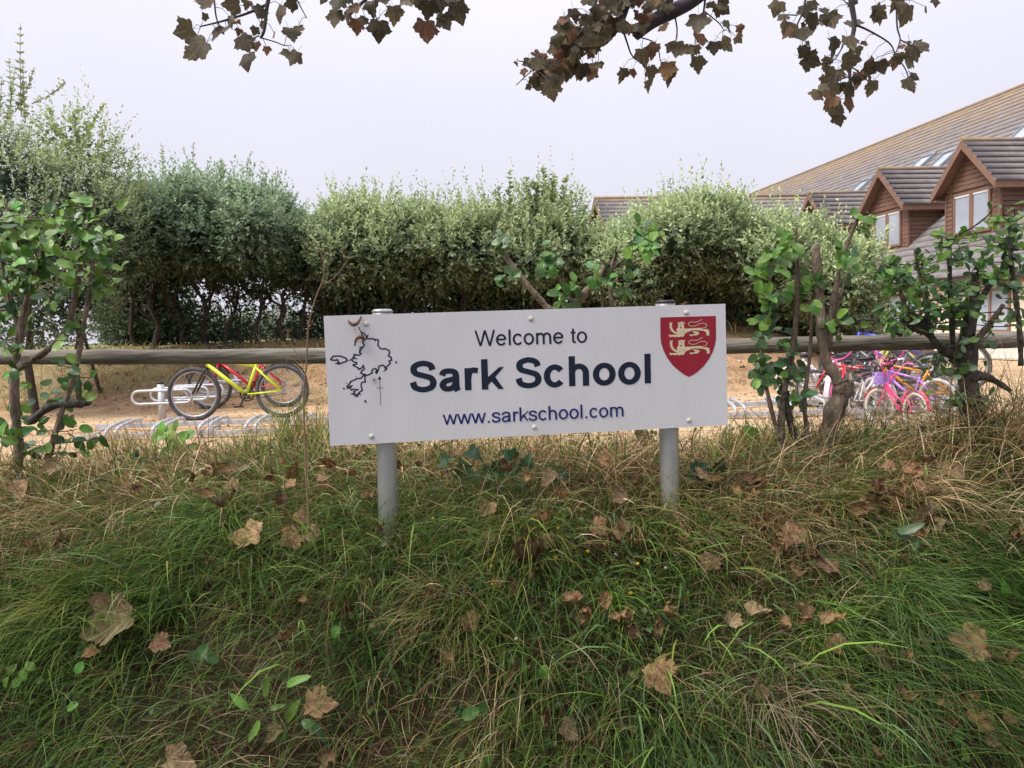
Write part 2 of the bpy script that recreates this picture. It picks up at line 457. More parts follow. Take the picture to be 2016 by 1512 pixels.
def course(name, a0, a1, b0, b1, up, parent, lichen0, lichen1, th=0.022):
    """one course of tiles: lower edge a0-a1, upper edge b0-b1 (3-D points), 'up' the roof normal"""
    a0, a1, b0, b1, up = map(np.asarray, (a0, a1, b0, b1, up))
    nseg = max(1, int(np.linalg.norm(a1 - a0) / 1.2))
    V = []; C = []; F = []
    for i in range(nseg + 1):
        s = i / nseg
        a = a0 + (a1 - a0) * s; b = b0 + (b1 - b0) * s
        a = a + up * 0.006 * math.sin(i * 2.7 + a0[2] * 9)
        V += [a - up * 0.005, a + up * (th + 0.012), b + up * 0.012, b - up * 0.005]
        C += [(lichen0,) * 3, (lichen0,) * 3, (lichen1,) * 3, (lichen1,) * 3]
    for i in range(nseg):
        k = i * 4
        for j in range(4):
            F.append((k + j, k + (j + 1) % 4, k + 4 + (j + 1) % 4, k + 4 + j))
    F.append((0, 1, 2, 3)); e = nseg * 4; F.append((e + 3, e + 2, e + 1, e))
    base = np.array(SCHOOL.location)
    me = np_mesh(name, np.array(V) - base, np.array(F), np.array(C))
    return link(name, me, M['tile'], parent)

def build_school():
    S = SCHOOL
    # main roof
    n = 35
    up = np.array([0, 0, 1.0]) * math.cos(math.atan(TAN)) - E2 * math.sin(math.atan(TAN))
    roof = MB()
    roof.prism([B(T0, W_EAVE, Zr(W_EAVE) - .02), B(T0, W_RIDGE, Zr(W_RIDGE) - .02), B(T0, 2 * W_RIDGE - W_EAVE, Zr(W_EAVE) - .02), B(T0, W_RIDGE, Zr(W_RIDGE) - .22), ], E1 * (T1 - T0))
    ro = roof.build('roof', M['timber_trim'], S)
    for i in range(n):
        w0 = W_EAVE + (W_RIDGE - W_EAVE) * i / n; w1 = W_EAVE + (W_RIDGE - W_EAVE) * (i + 1.08) / n
        w1 = min(w1, W_RIDGE)
        l0 = 0.02 + 0.42 * max(0, (i - 18) / 17) ** 1.5
        course('tile_course', B(T0, w0, Zr(w0)), B(T1, w0, Zr(w0)), B(T0, w1, Zr(w1)), B(T1, w1, Zr(w1)), up, ro, l0, l0 + .02)
    rt = MB(); rt.tube([B(T0, W_RIDGE, Zr(W_RIDGE) + .01), B(T1, W_RIDGE, Zr(W_RIDGE) + .01)], .09, 8)
    me = rt.mesh('ridge_tile', S.location)
    a = me.color_attributes.new("Col", 'FLOAT_COLOR', 'POINT'); a.data.foreach_set("color", np.tile([.40, .40, .40, 1], len(me.vertices)).astype(np.float32))
    link('ridge_tile', me, M['tile'], ro)
    # eave, gutter, walls
    ze = Zr(W_EAVE)
    g = MB(); g.prism([B(T0, W_EAVE - .10, ze - .06), B(T0, W_EAVE - .09, ze - .13), B(T0, W_EAVE - .02, ze - .15), B(T0, W_EAVE + .01, ze - .06)], E1 * (T1 - T0)); g.build('gutter', M['gutter'], S)
    f = MB(); f.prism([B(T0, W_EAVE + .03, ze - .24), B(T0, W_EAVE + .06, ze - .24), B(T0, W_EAVE + .06, ze - .02), B(T0, W_EAVE + .03, ze - .02)], E1 * (T1 - T0)); f.build('fascia', M['timber_trim'], S)
    f = MB(); f.prism([B(T0, W_EAVE + .061, ze - .24), B(T0, -.99, ze - .24), B(T0, -.99, ze - .21), B(T0, W_EAVE + .061, ze - .21)], E1 * (T1 - T0)); f.build('soffit', M['timber_trim'], S)
    wl = MB(); wl.prism([B(T0 + .2, -1.0, .3), B(T0 + .2, 14, .3), B(T0 + .2, 14, ze - .245), B(T0 + .2, -1.0, ze - .245)], E1 * (T1 - T0 - .4)); wl.build('wall', M['cream'], S)
    # ground floor windows
    for tc, wd in ((27.2, 1.5), (23.0, 1.5), (19.6, 1.3), (31.4, 1.5)):
        z0, z1 = 1.15, 2.12
        fr = MB()
        for (p, q, a, b) in ((tc - wd / 2, tc + wd / 2, z0 - .06, z0), (tc - wd / 2, tc + wd / 2, z1, z1 + .06), (tc - wd / 2, tc - wd / 2 + .07, z0, z1), (tc + wd / 2 - .07, tc + wd / 2, z0, z1), (tc - .035, tc + .035, z0, z1)):
            fr.prism([B(p, -1.045, a), B(q, -1.045, a), B(q, -1.045, b), B(p, -1.045, b)], E2 * .044)
        fo = fr.build('window', M['timber_trim'], S)
        for s in (-1, 1):
            pm = MB(); c0 = tc + s * wd / 4
            pm.prism([B(c0 - wd / 4 + .036, -1.02, z0), B(c0 + wd / 4 - .036, -1.02, z0), B(c0 + wd / 4 - .036, -1.02, z1), B(c0 - wd / 4 + .036, -1.02, z1)], E2 * .015)
            pm.build('pane', M['pane'], fo)
    for tc in (25.2, 16.5):
        d = MB(); d.tube([B(tc, -1.42, ze - .1), B(tc, -1.42, ze - .3), B(tc, -1.08, ze - .5), B(tc, -1.08, .5)], .035, 8); d.build('downpipe', M['gutter'], S)
    # skylights, found where their pixels meet the roof plane
    for px, py in ((1806, 332), (1851, 324), (1687, 377), (2010, 272)):
        p = on_plane(px, py, B(0, 0, Zr(0)), up)
        q = p - ORI; t = np.dot(q, E1); w = np.dot(q, E2)
        def K(dt, dw, h): return B(t + dt, w + dw, Zr(w + dw)) + up * h
        fr = MB()
        for (a, b, c, d) in ((-.42, .42, -.56, -.48), (-.42, .42, .48, .56), (-.42, -.35, -.48, .48), (.35, .42, -.48, .48)):
            fr.prism([K(a, c, .0), K(b, c, .0), K(b, d, .0), K(a, d, .0)], up * .13)
        fo = fr.build('skylight', M['lead'], S)
        pm = MB(); pm.prism([K(-.349, -.479, .07), K(.349, -.479, .07), K(.349, .479, .07), K(-.349, .479, .07)], up * .015); pm.build('pane', M['pane'], fo)
    # dormers
    for di, apx in enumerate((1914, 1750, 1612)):
        k = (apx - 1008) / 1500.0
        tc = (15.8 / (k + .137)) / .9907
        dormer(tc, S)
    wing(S)

def dormer(tc, S):
    HW, WALL, ZE, ZA = 1.22, 0.98, 5.0, 6.3
    sl = (ZA - ZE) / HW
    D = MB()                                     # inner body
    D.prism([B(tc - WALL, .03, 3.45), B(tc + WALL, .03, 3.45), B(tc + WALL, .03, ZA - WALL * sl - .14), B(tc, .03, ZA - .14), B(tc - WALL, .03, ZA - WALL * sl - .14)], E2 * .05)
    body = D.build('dormer', M['timber_trim'], S)
    # front cladding boards, clear of the window
    wz0, wz1, wx = 3.86, 4.88, .70
    z = 3.62; gap = .128
    while z < ZA - .3:
        z2 = min(z + gap - .012, ZA - .2)
        hw = lambda zz: min(WALL, (ZA - .12 - zz) / sl)
        spans = []
        if z2 > wz0 - .05 and z < wz1 + .05:
            spans = [(-WALL, -wx - .06), (wx + .06, WALL)]
            for a, b in spans:
                m = MB(); m.prism([B(tc + a, -.012, z), B(tc + b, -.012, z), B(tc + b, .0, z2), B(tc + a, .0, z2)], E2 * .03); m.build('board', M['timber'], body)
        else:
            m = MB(); m.prism([B(tc - hw(z), -.012, z), B(tc + hw(z), -.012, z), B(tc + hw(z2), .0, z2), B(tc - hw(z2), .0, z2)], E2 * .03); m.build('board', M['timber'], body)
        z += gap
    # window with two casements
    fr = MB()
    for (a, b, c, d) in ((-wx, wx, wz0 - .07, wz0), (-wx, wx, wz1, wz1 + .07), (-wx, -wx + .07, wz0, wz1), (wx - .07, wx, wz0, wz1), (-.07, .07, wz0, wz1)):
        fr.prism([B(tc + a, -.035, c), B(tc + b, -.035, c), B(tc + b, -.035, d), B(tc + a, -.035, d)], E2 * .06)
    fo = fr.build('window', M['timber_trim'], S)
    for s in (-1, 1):
        c0 = tc + s * .35
        pm = MB(); pm.prism([B(c0 - .28, -.012, wz0), B(c0 + .28, -.012, wz0), B(c0 + .28, -.012, wz1), B(c0 - .28, -.012, wz1)], E2 * .012); pm.build('pane', M['pane'], fo)
        sm = MB()
        sm.prism([B(c0 - .28, -.03, wz1 - .05), B(c0 + .28, -.03, wz1 - .05), B(c0 + .28, -.03, wz1), B(c0 - .28, -.03, wz1)], E2 * .016); sm.build('sash', M['panel'], fo)
    sl_ = MB(); sl_.prism([B(tc - 1.0, -.16, 3.52), B(tc + 1.0, -.16, 3.52), B(tc + 1.0, .02, 3.64), B(tc - 1.0, .02, 3.64)], np.array([0, 0, -.03])); sl_.build('sill', M['cream'], S)
    # cheeks
    for s in (-1, 1):
        z = 3.62
        while z < ZE:
            wl = (z - ROOF0) / TAN + .12
            if wl > .1:
                m = MB(); m.prism([B(tc + s * (WALL + .012), .0, z), B(tc + s * (WALL + .012), wl, z), B(tc + s * WALL, wl + .1, z + gap - .012), B(tc + s * WALL, .0, z + gap - .012)], -s * E1 * .03)
                m.build('board', M['timber'], body)
            z += gap
        m = MB(); m.prism([B(tc + s * WALL, -.03, 3.45), B(tc + s * (WALL + .05), -.03, 3.45), B(tc + s * (WALL + .05), -.03, ZE - .02), B(tc + s * WALL, -.03, ZE - .02)], E2 * .08); m.build('corner_post', M['timber_trim'], S)
        # barge board, side fascia, soffit
        nrm = np.array([0, 0, -.20])
        bb = MB(); bb.prism([B(tc, -.345, ZA + .02), B(tc + s * (HW + .02), -.345, ZE), B(tc + s * (HW + .02), -.345, ZE - .2), B(tc, -.345, ZA - .22)], E2 * .035); bb.build('barge_board', M['timber_trim'], S)
        be = MB(); be.prism([B(tc + s * (HW - .02), -.305, ZE - .17), B(tc + s * (HW + .01), -.305, ZE - .17), B(tc + s * (HW + .01), -.305, ZE + .0), B(tc + s * (HW - .02), -.305, ZE + .0)], E2 * (.3 + (ZE - ROOF0) / TAN)); be.build('fascia', M['timber_trim'], S)
        sf = MB(); sf.prism([B(tc + s * (WALL + .051), -.305, ZE - .17), B(tc + s * (HW - .021), -.305, ZE - .17), B(tc + s * (HW - .021), -.305, ZE - .14), B(tc + s * (WALL + .051), -.305, ZE - .14)], E2 * (.3 + (ZE - ROOF0) / TAN)); sf.build('soffit', M['timber_trim'], S)
        # roof deck and tile courses of this slope
        th = math.atan(sl)
        up = np.array([0, 0, 1.0]) * math.cos(th) + s * E1 * math.sin(th)
        dk = MB(); wr = (ZA - ROOF0) / TAN + .1; we = (ZE - ROOF0) / TAN + .1
        dk.prism([B(tc, -.30, ZA), B(tc + s * HW, -.30, ZE), B(tc + s * HW, we, ZE), B(tc, wr, ZA)], -up * .05)
        dko = dk.build('dormer_roof', M['timber_trim'], S)
        nc = 7
        for i in range(nc):
            u0 = i / nc; u1 = min(1, (i + 1.1) / nc)
            za, zb = ZE + (ZA - ZE) * u0, ZE + (ZA - ZE) * u1
            xa, xb = HW * (1 - u0), HW * (1 - u1)
            course('tile_course', B(tc + s * (xa + .03), -.33, za), B(tc + s * (xa + .03), (za - ROOF0) / TAN + .1, za), B(tc + s * xb, -.33, zb), B(tc + s * xb, (zb - ROOF0) / TAN + .1, zb), up, dko, .05, .06)
    rt = MB(); rt.tube([B(tc, -.35, ZA + .03), B(tc, (ZA - ROOF0) / TAN, ZA + .03)], .07, 8)
    me = rt.mesh('ridge_tile', S.location)
    a = me.color_attributes.new("Col", 'FLOAT_COLOR', 'POINT')
    vals = np.zeros((len(me.vertices), 4), np.float32); vals[:, :] = .12; vals[:8, :3] = .5; vals[:, 3] = 1
    a.data.foreach_set("color", vals.ravel())
    link('ridge_tile', me, M['tile'], S)

def wing(S):
    tw, zr, half = 38.6, 7.72, 5.4
    wa, wb = -6.3, 5.2
    ze = zr - half * TAN
    W_ = MB()
    W_.prism([B(tw - half + .3, wa + .35, .5), B(tw + half - .3, wa + .35, .5), B(tw + half - .3, wa + .35, ze + .1), B(tw, wa + .35, zr - .15), B(tw - half + .3, wa + .35, ze + .1)], E2 * 4.6)
    W_.build('wing_wall', M['timber'], S)
    th = math.atan(TAN)
    for s in (-1, 1):
        up = np.array([0, 0, 1.0]) * math.cos(th) + s * E1 * math.sin(th)
        dk = MB(); dk.prism([B(tw, wa, zr), B(tw + s * half, wa, ze), B(tw + s * half, wb, ze), B(tw, wb, zr)], -up * .05)
        dko = dk.build('wing_roof', M['timber_trim'], S)
        bb = MB(); bb.prism([B(tw, wa - .04, zr + .02), B(tw + s * half, wa - .04, ze), B(tw + s * half, wa - .04, ze - .25), B(tw, wa - .04, zr - .28)], E2 * .038); bb.build('barge_board', M['timber_trim'], S)
        nc = 21
        for i in range(nc if s < 0 else 0):
            u0 = i / nc; u1 = min(1, (i + 1.1) / nc)
            za, zb = ze + (zr - ze) * u0, ze + (zr - ze) * u1
            lc = .05 + .3 * (u0 > .93)
            course('tile_course', B(tw + s * half * (1 - u0), wa - .03, za), B(tw + s * half * (1 - u0), wb, za), B(tw + s * half * (1 - u1), wa - .03, zb), B(tw + s * half * (1 - u1), wb, zb), up, dko, lc, lc)
    rt = MB(); rt.tube([B(tw, wa - .03, zr + .03), B(tw, wb, zr + .03)], .08, 8)
    me = rt.mesh('ridge_tile', S.location)
    a = me.color_attributes.new("Col", 'FLOAT_COLOR', 'POINT'); a.data.foreach_set("color", np.tile([.42, .42, .42, 1], len(me.vertices)).astype(np.float32))
    link('ridge_tile', me, M['tile'], S)
    # lead valley where the wing meets the main roof
    v = MB()
    v.tube([B(tw, (zr - ROOF0) / TAN, zr + .06), B(tw - 3.5, (zr - 3.5 * TAN - ROOF0) / TAN, zr - 3.5 * TAN + .06)], .10, 6); v.build('valley', M['lead'], S)
build_school()

# concrete apron in front of the school
ap = MB()
ap.prism([B(9, -4.6, .70), B(45, -4.6, .70), B(45, -1.0, .70), B(9, -1.0, .70)], np.array([0, 0, .035]))
tag(ap.build('pavement', M['concrete']), kind='structure')

# ------------------------------------------------------------------ foliage
def rand_unit(n, rng=RNG):
    v = rng.normal(size=(n, 3)); return v / np.linalg.norm(v, axis=1)[:, None]

def leaf_cloud(P, D, N, L, Wd, C):
    """many folded leaves: base points P, directions D, normals N, lengths L, widths Wd, colours C -> V,F,C"""
    n = len(P)
    D = D / np.linalg.norm(D, axis=1)[:, None]
    S = np.cross(D, N); S /= (np.linalg.norm(S, axis=1)[:, None] + 1e-9)
    U = np.cross(S, D)
    L = np.asarray(L)[:, None]; Wd = np.asarray(Wd)[:, None]
    mid = P + D * L * .45
    V = np.stack([P, mid + S * Wd + U * Wd * .35, P + D * L - U * L * .12, mid - S * Wd + U * Wd * .35], 1).reshape(-1, 3)
    i = np.arange(n) * 4
    F = np.concatenate([np.stack([i, i + 1, i + 2], 1), np.stack([i, i + 2, i + 3], 1)])
    return V, F, np.repeat(C, 4, 0)

def crown_mesh(name, ells, shoots, leaves, leaf_l, shoot_l, inner, base, old, new, rng, top_shoots=0, upw=.7):
    """crown of leafy shoots over a union of ellipsoids (centre, radii)"""
    cen = np.array([e[0] for e in ells]); rad = np.array([e[1] for e in ells])
    area = (rad[:, 0] * rad[:, 2] + rad[:, 1] * rad[:, 2] + rad[:, 0] * rad[:, 1]); pr = area / area.sum()
    def sample(n, lo, hi, clip):
        k = rng.choice(len(ells), n, p=pr)
        d = rand_unit(n, rng)
        lump = 1 + .22 * (vnoise(d[:, 0] * 3.2 + k * 7.3 + 9, d[:, 2] * 3.2 + d[:, 1] * 2 + 5, 4) - .5) * 2
        p = cen[k] + rad[k] * d * (rng.uniform(lo, hi, n) * lump)[:, None]
        keep = np.ones(n, bool)
        for j in range(len(ells)):
            q = np.linalg.norm((p - cen[j]) / rad[j], axis=1)
            keep &= (k == j) | (q > clip)
        nn = d / rad[k]; nn /= np.linalg.norm(nn, axis=1)[:, None]
        return p[keep], nn[keep]
    p, nn = sample(shoots, .84, 1.02, .8)
    up = np.array([0, 0, 1.0])
    n = len(p)
    d = .62 * nn + upw * up * (.4 + .6 * np.clip(nn[:, 2:3] + .4, 0, 1)) + .38 * rand_unit(n, rng)
    d /= np.linalg.norm(d, axis=1)[:, None]
    sl = shoot_l * rng.uniform(.5, 1.35, n) * (1 + 1.2 * np.clip(nn[:, 2] * 1.3 - .3, 0, 1) * (rng.random(n) < .2))
    t = np.linspace(.05, 1.0, leaves)
    az = np.arange(leaves) * 2.4
    a = np.cross(d, rand_unit(n, rng)); a /= np.linalg.norm(a, axis=1)[:, None]; b = np.cross(d, a)
    P = p[:, None, :] + d[:, None, :] * (sl[:, None] * t)[:, :, None]
    rdir = a[:, None, :] * np.cos(az)[None, :, None] + b[:, None, :] * np.sin(az)[None, :, None]
    D = rdir * (1 - .55 * t)[None, :, None] + d[:, None, :] * (.45 + .5 * t)[None, :, None] + .3 * rng.normal(size=P.shape)
    Nn = d[:, None, :] * 1.0 - rdir * .4 + .4 * rng.normal(size=P.shape)
    LL = leaf_l * rng.uniform(.7, 1.25, P.shape[:2]) * (1 - .35 * t)[None, :]
    f = np.clip(.10 + .60 * (.3 + t[None, :]) * (.30 + .85 * np.clip(nn[:, 2:3] * 1.2 + .45, 0, 1)) + .18 * rng.normal(size=P.shape[:2]), 0, 1)[..., None]  # top light painted in: upward-facing shoots paler, lower ones darker, besides paler young tips
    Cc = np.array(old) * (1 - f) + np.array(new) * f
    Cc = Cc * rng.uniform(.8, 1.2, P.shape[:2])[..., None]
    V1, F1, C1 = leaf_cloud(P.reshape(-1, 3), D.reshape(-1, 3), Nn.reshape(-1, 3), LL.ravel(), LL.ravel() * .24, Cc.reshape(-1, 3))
    # inner leaves
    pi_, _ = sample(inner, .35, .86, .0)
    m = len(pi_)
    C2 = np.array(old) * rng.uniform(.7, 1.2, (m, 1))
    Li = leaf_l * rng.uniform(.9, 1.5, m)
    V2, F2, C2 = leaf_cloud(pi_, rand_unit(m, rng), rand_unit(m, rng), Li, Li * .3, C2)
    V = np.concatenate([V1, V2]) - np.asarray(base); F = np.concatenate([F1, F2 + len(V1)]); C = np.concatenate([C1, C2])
    return np_mesh(name, V, F, C)

def px_ell(px, py, rx, ry, Y, ryd):
    return (at(px, py, Y), np.array([rx * mpp(Y), ryd, ry * mpp(Y)]))

def limb_tree(mb, base, top, r0, rng, depth=3, spread=.5):
    """recursive limbs"""
    def go(p, q, r, lev):
        p = np.asarray(p); q = np.asarray(q)
        d = q - p; ln = np.linalg.norm(d)
        j = rng.normal(size=3) * ln * .06
        mb.tube([p, p + d * .35 + j, p + d * .7 - j * .5, q], [r, r * .85, r * .75, r * .6], 7 if lev == 0 else 5, caps=False)
        if lev >= depth: return
        for _ in range(3 if lev < 2 else 2):
            s = rng.uniform(.45, 1.0)
            st = p + d * s
            nd = d / ln * .75 + rng.normal(size=3) * spread + np.array([0, 0, .25])
            nd /= np.linalg.norm(nd)
            go(st, st + nd * min(ln, 1.1) * rng.uniform(.4, .62), r * .5, lev + 1)
    go(base, top, r0, 0)

OLD_SHADED = (.062, .105, .062); NEW_LIT = (.50, .59, .29)  # older leaves and new growth, also standing in for shaded and lit foliage
def hedge_tree(label, ells, trunks, Y, shoots, seed, name='hedge_tree', old=OLD_SHADED, new=NEW_LIT, leaf_l=.098, shoot_l=.25, inner=5000, twiggy=0, group='evergreen trees of the hedge', leaves=11, upw=.7):
    rng = np.random.default_rng(seed)
    bx, by = trunks[0][0]
    p0 = at(bx, by, Y); z = float(G(p0[0], p0[1]))
    base = np.array([p0[0], p0[1], z])
    o = empty(name, base, label, 'tree', group)
    for tr in trunks:
        mb = MB()
        b0 = at(tr[0][0], tr[0][1], Y + rng.uniform(-.2, .3)); b0[2] = float(G(b0[0], b0[1])) - .05
        tp = at(tr[1][0], tr[1][1], Y + rng.uniform(-.2, .3))
        limb_tree(mb, b0, tp, tr[2] * mpp(Y) * .62, rng, depth=4, spread=.5)
        mb.build('trunk', M['bark_dark'], o)
    E_ = [px_ell(*e) for e in ells]
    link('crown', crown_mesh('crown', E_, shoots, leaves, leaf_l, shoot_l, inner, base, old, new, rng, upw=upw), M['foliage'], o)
    return o

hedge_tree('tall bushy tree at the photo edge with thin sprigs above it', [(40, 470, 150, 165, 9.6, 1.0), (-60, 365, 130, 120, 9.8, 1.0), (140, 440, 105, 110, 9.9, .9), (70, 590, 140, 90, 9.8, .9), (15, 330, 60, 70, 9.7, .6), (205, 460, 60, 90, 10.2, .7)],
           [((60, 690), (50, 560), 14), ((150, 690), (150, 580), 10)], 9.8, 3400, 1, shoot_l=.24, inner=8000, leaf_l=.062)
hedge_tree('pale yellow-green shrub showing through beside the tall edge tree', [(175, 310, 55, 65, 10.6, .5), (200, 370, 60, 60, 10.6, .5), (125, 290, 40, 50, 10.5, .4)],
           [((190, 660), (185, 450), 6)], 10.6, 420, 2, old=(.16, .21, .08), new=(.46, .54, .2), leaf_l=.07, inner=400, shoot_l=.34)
HA = [   # label, centre px, top px, half width px, distance, trunks, open below
 ('dense hedge tree just past the tall edge tree', 295, 345, 95, 12.0, [((300, 680), (300, 560), 11), ((265, 680), (255, 560), 8)], 0),
 ('domed hedge tree standing behind the bicycle handlebars', 400, 332, 105, 12.2, [((407, 685), (402, 590), 12), ((440, 685), (470, 575), 7), ((355, 685), (345, 570), 6)], 1),
 ('hedge tree beside the notch of sky in the hedge', 498, 345, 82, 12.2, [((560, 690), (555, 580), 10), ((590, 690), (605, 565), 7), ((505, 690), (515, 580), 7)], 1),
 ('first hedge tree past the notch of sky, above the sign corner', 706, 385, 76, 12.5, [((690, 690), (690, 560), 10), ((640, 690), (645, 590), 6)], 0),
 ('flat topped hedge tree above the map on the sign', 800, 398, 90, 12.5, [((800, 690), (800, 560), 10)], 0),
 ('hedge tree above the word Welcome on the sign', 920, 400, 90, 12.5, [((915, 690), (915, 560), 10)], 0),
 ('hedge tree behind the cut branches over the sign middle', 1050, 408, 100, 12.4, [((1050, 690), (1050, 560), 10)], 0),
 ('low hedge tree beneath the distant gable end', 1215, 440, 88, 12.2, [((1225, 690), (1225, 570), 10)], 0),
 ('tallest pale hedge tree in front of the grey roof', 1360, 380, 108, 12.0, [((1370, 690), (1370, 560), 10)], 0),
 ('rounded pale hedge tree below the farthest dormer', 1510, 422, 105, 11.8, [((1510, 690), (1510, 570), 10)], 0),
 ('end tree of the hedge, next to the cream wall', 1618, 462, 90, 11.6, [((1630, 690), (1630, 580), 10)], 0),
]
for i, (lb, cx, top, hw, Y, tr, opened) in enumerate(HA):
    pale = (.56, .66, .33) if i >= 7 else (NEW_LIT if i >= 3 else (.38, .50, .30))
    hr = random.Random(300 + i); top += 26 if i >= 3 else 44
    el = [(cx, top + 62, hw, 60, Y, 1.15)]
    for k in range(4):                           # billows of the upper, overhanging part
        q = hr.uniform(-.55, .55)
        el.append((cx + q * hw, top + 70 + 26 * q * q + hr.uniform(-8, 26), hw * hr.uniform(.38, .55), hr.uniform(34, 46), Y - hr.uniform(.2, .9), hr.uniform(.45, .7)))
    el.append((cx, top + 115, hw * .9, 60, Y + .7, .5))
    if not opened:
        el.append((cx + hr.uniform(-20, 20), max(top + 190, 600), hw * .9, 75, Y + .75, .45))
    if i == 2: el += [(572, 505, 50, 55, Y + .2, .5), (610, 520, 38, 45, Y + .3, .45)]
    if i == 3: el.append((640, 530, 45, 60, Y + .2, .5))
    if i == 10: el.append((1660, 590, 55, 85, 11.5, .7))
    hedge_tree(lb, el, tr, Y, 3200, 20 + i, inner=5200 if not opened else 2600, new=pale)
# leafy shoots of a different shrub rising above the hedge
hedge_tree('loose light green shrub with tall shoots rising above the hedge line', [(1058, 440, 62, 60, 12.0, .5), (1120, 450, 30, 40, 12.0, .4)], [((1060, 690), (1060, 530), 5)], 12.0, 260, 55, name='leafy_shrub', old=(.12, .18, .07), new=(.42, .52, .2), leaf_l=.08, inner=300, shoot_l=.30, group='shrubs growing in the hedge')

# upright sprigs on top of the hedge: part of the tree they grow from
def sprigs(owner, spots, Y, col, lf=.06, wide=.3):
    rng = np.random.default_rng(len(spots) * 31 + 3)
    for (x0, y0, x1, y1) in spots:
        a = at(x0, y0, Y); b = at(x1, y1, Y + rng.uniform(-.1, .1))
        mid = (a + b) / 2 + rng.normal(size=3) * .03
        pts = catmull([a, mid, b], 6)
        mb = MB(); mb.tube(pts, [.006 - .004 * i / len(pts) for i in range(len(pts))], 4, caps=False)
        n = int(np.linalg.norm(b - a) / .016)
        tt = np.linspace(.12, 1, n)
        P = np.array([pts[min(int(t * (len(pts) - 1)), len(pts) - 1)] for t in tt]) + rng.normal(size=(n, 3)) * .004
        d = (b - a) / np.linalg.norm(b - a)
        ang = np.arange(n) * 2.4
        side = np.stack([np.cos(ang), np.sin(ang) * .7, np.zeros(n)], 1)
        D = side * .85 + d * .6 + .2 * rng.normal(size=(n, 3))
        L = lf * 1.45 * rng.uniform(.7, 1.2, n) * (1 - .4 * tt)
        V, F, C = leaf_cloud(P, D, np.tile(d, (n, 1)) + .3 * rng.normal(size=(n, 3)), L, L * wide, np.array(col) * 1.25 * rng.uniform(.75, 1.25, (n, 1)))
        st = mb.build('sprig', M['twig'], owner)
        lo = link('foliage', np_mesh('foliage', V - np.array(owner.location), F, C), M['foliage'], st)
TREES = [o for o in COL.objects if o.type == 'EMPTY' and o.get("category") == 'tree']
sprigs_more = 1
sprigs(TREES[0], [(42, 230, 40, 48), (20, 240, 18, 120), (30, 220, 66, 138), (62, 205, 128, 160), (0, 230, 4, 150), (50, 240, 45, 120), (10, 250, 30, 130)], 9.7, (.32, .36, .19), .06)
sprigs(TREES[1], [(170, 260, 205, 205), (150, 270, 165, 215), (120, 270, 95, 210), (190, 290, 228, 270), (200, 300, 222, 290)], 10.5, (.28, .33, .12), .075)
sprigs(TREES[3], [(390, 340, 382, 285), (370, 340, 360, 290), (320, 350, 318, 285), (430, 340, 440, 320)], 12.1, (.30, .38, .22), .06)
sprigs(TREES[4], [(492, 350, 495, 300), (545, 370, 550, 340), (440, 350, 437, 318), (520, 360, 530, 335)], 12.1, (.30, .38, .22), .06)
sprigs(TREES[5], [(660, 390, 655, 355), (720, 390, 716, 345), (735, 390, 738, 352), (765, 390, 770, 360)], 12.4, (.36, .43, .22), .06)
sprigs(TREES[-1], [(1004, 420, 1003, 340), (1040, 410, 1037, 350), (1068, 410, 1068, 330), (1090, 410, 1090, 342), (1110, 430, 1113, 350), (1055, 420, 1052, 360), (1140, 450, 1152, 405), (985, 430, 984, 370)], 12.0, (.22, .27, .11), .085, .38)
sprigs(TREES[8], [(950, 410, 948, 362), (905, 410, 903, 372), (840, 410, 838, 375)], 12.4, (.36, .43, .22), .06)
sprigs(TREES[10], [(1320, 410, 1318, 355), (1395, 400, 1392, 362), (1420, 410, 1424, 372)], 11.9, (.25, .29, .13), .06)

# scrub under the hedge gap and a far hedge line beyond the field
def low_bush(label, px, py, rx, ry, Y, seed, shoots, old, new, group, name='low_bush', leaf_l=.07):
    rng = np.random.default_rng(seed)
    c = at(px, py, Y); base = np.array([c[0], c[1], float(G(c[0], c[1]))])
    o = empty(name, base, label, 'bush', group)
    E_ = [px_ell(px, py, rx, ry, Y, rx * mpp(Y) * .6)]
    mb = MB(); limb_tree(mb, base, c + np.array([0, 0, .05]), .02 * Y / 12, rng, 2, .7); mb.build('stem', M['bark_dark'], o)
    link('crown', crown_mesh('crown', E_, shoots, 9, leaf_l, .22 * Y / 12, shoots * 2, base, old, new, rng), M['foliage'], o)
low_bush('dark scrub between the hedge trunks by the leafy shrub', 270, 635, 60, 55, 12.6, 61, 220, OLD_SHADED, (.10, .13, .06), 'scrub under the hedge')
low_bush('thin lace of leaves on the bare limbs under the domed tree', 470, 600, 150, 55, 12.3, 65, 130, OLD_SHADED, (.12, .15, .07), 'scrub under the hedge')
low_bush('dark scrub below the domed hedge tree', 350, 650, 60, 42, 12.7, 62, 170, OLD_SHADED, (.11, .14, .06), 'scrub under the hedge')
low_bush('dark scrub just behind the bicycle handlebars', 455, 655, 65, 36, 12.8, 63, 170, OLD_SHADED, (.13, .16, .07), 'scrub under the hedge')
low_bush('dark scrub at the hedge foot beside the sign corner', 600, 650, 60, 50, 12.7, 64, 200, OLD_SHADED, (.13, .16, .07), 'scrub under the hedge')
for i, (x, w) in enumerate(((280, 70), (400, 80), (520, 75), (640, 80))):
    low_bush(('far hazy bush across the field by the first trunk', 'far hazy bush across the field between the trunks', 'far hazy bush across the field behind the twin trunks', 'far hazy bush across the field next to the sign')[i],
             x, 660, w, 26, 42, 70 + i, 300, (.10, .13, .08), (.24, .28, .16), 'bushes across the field', 'field_bush', leaf_l=.28)

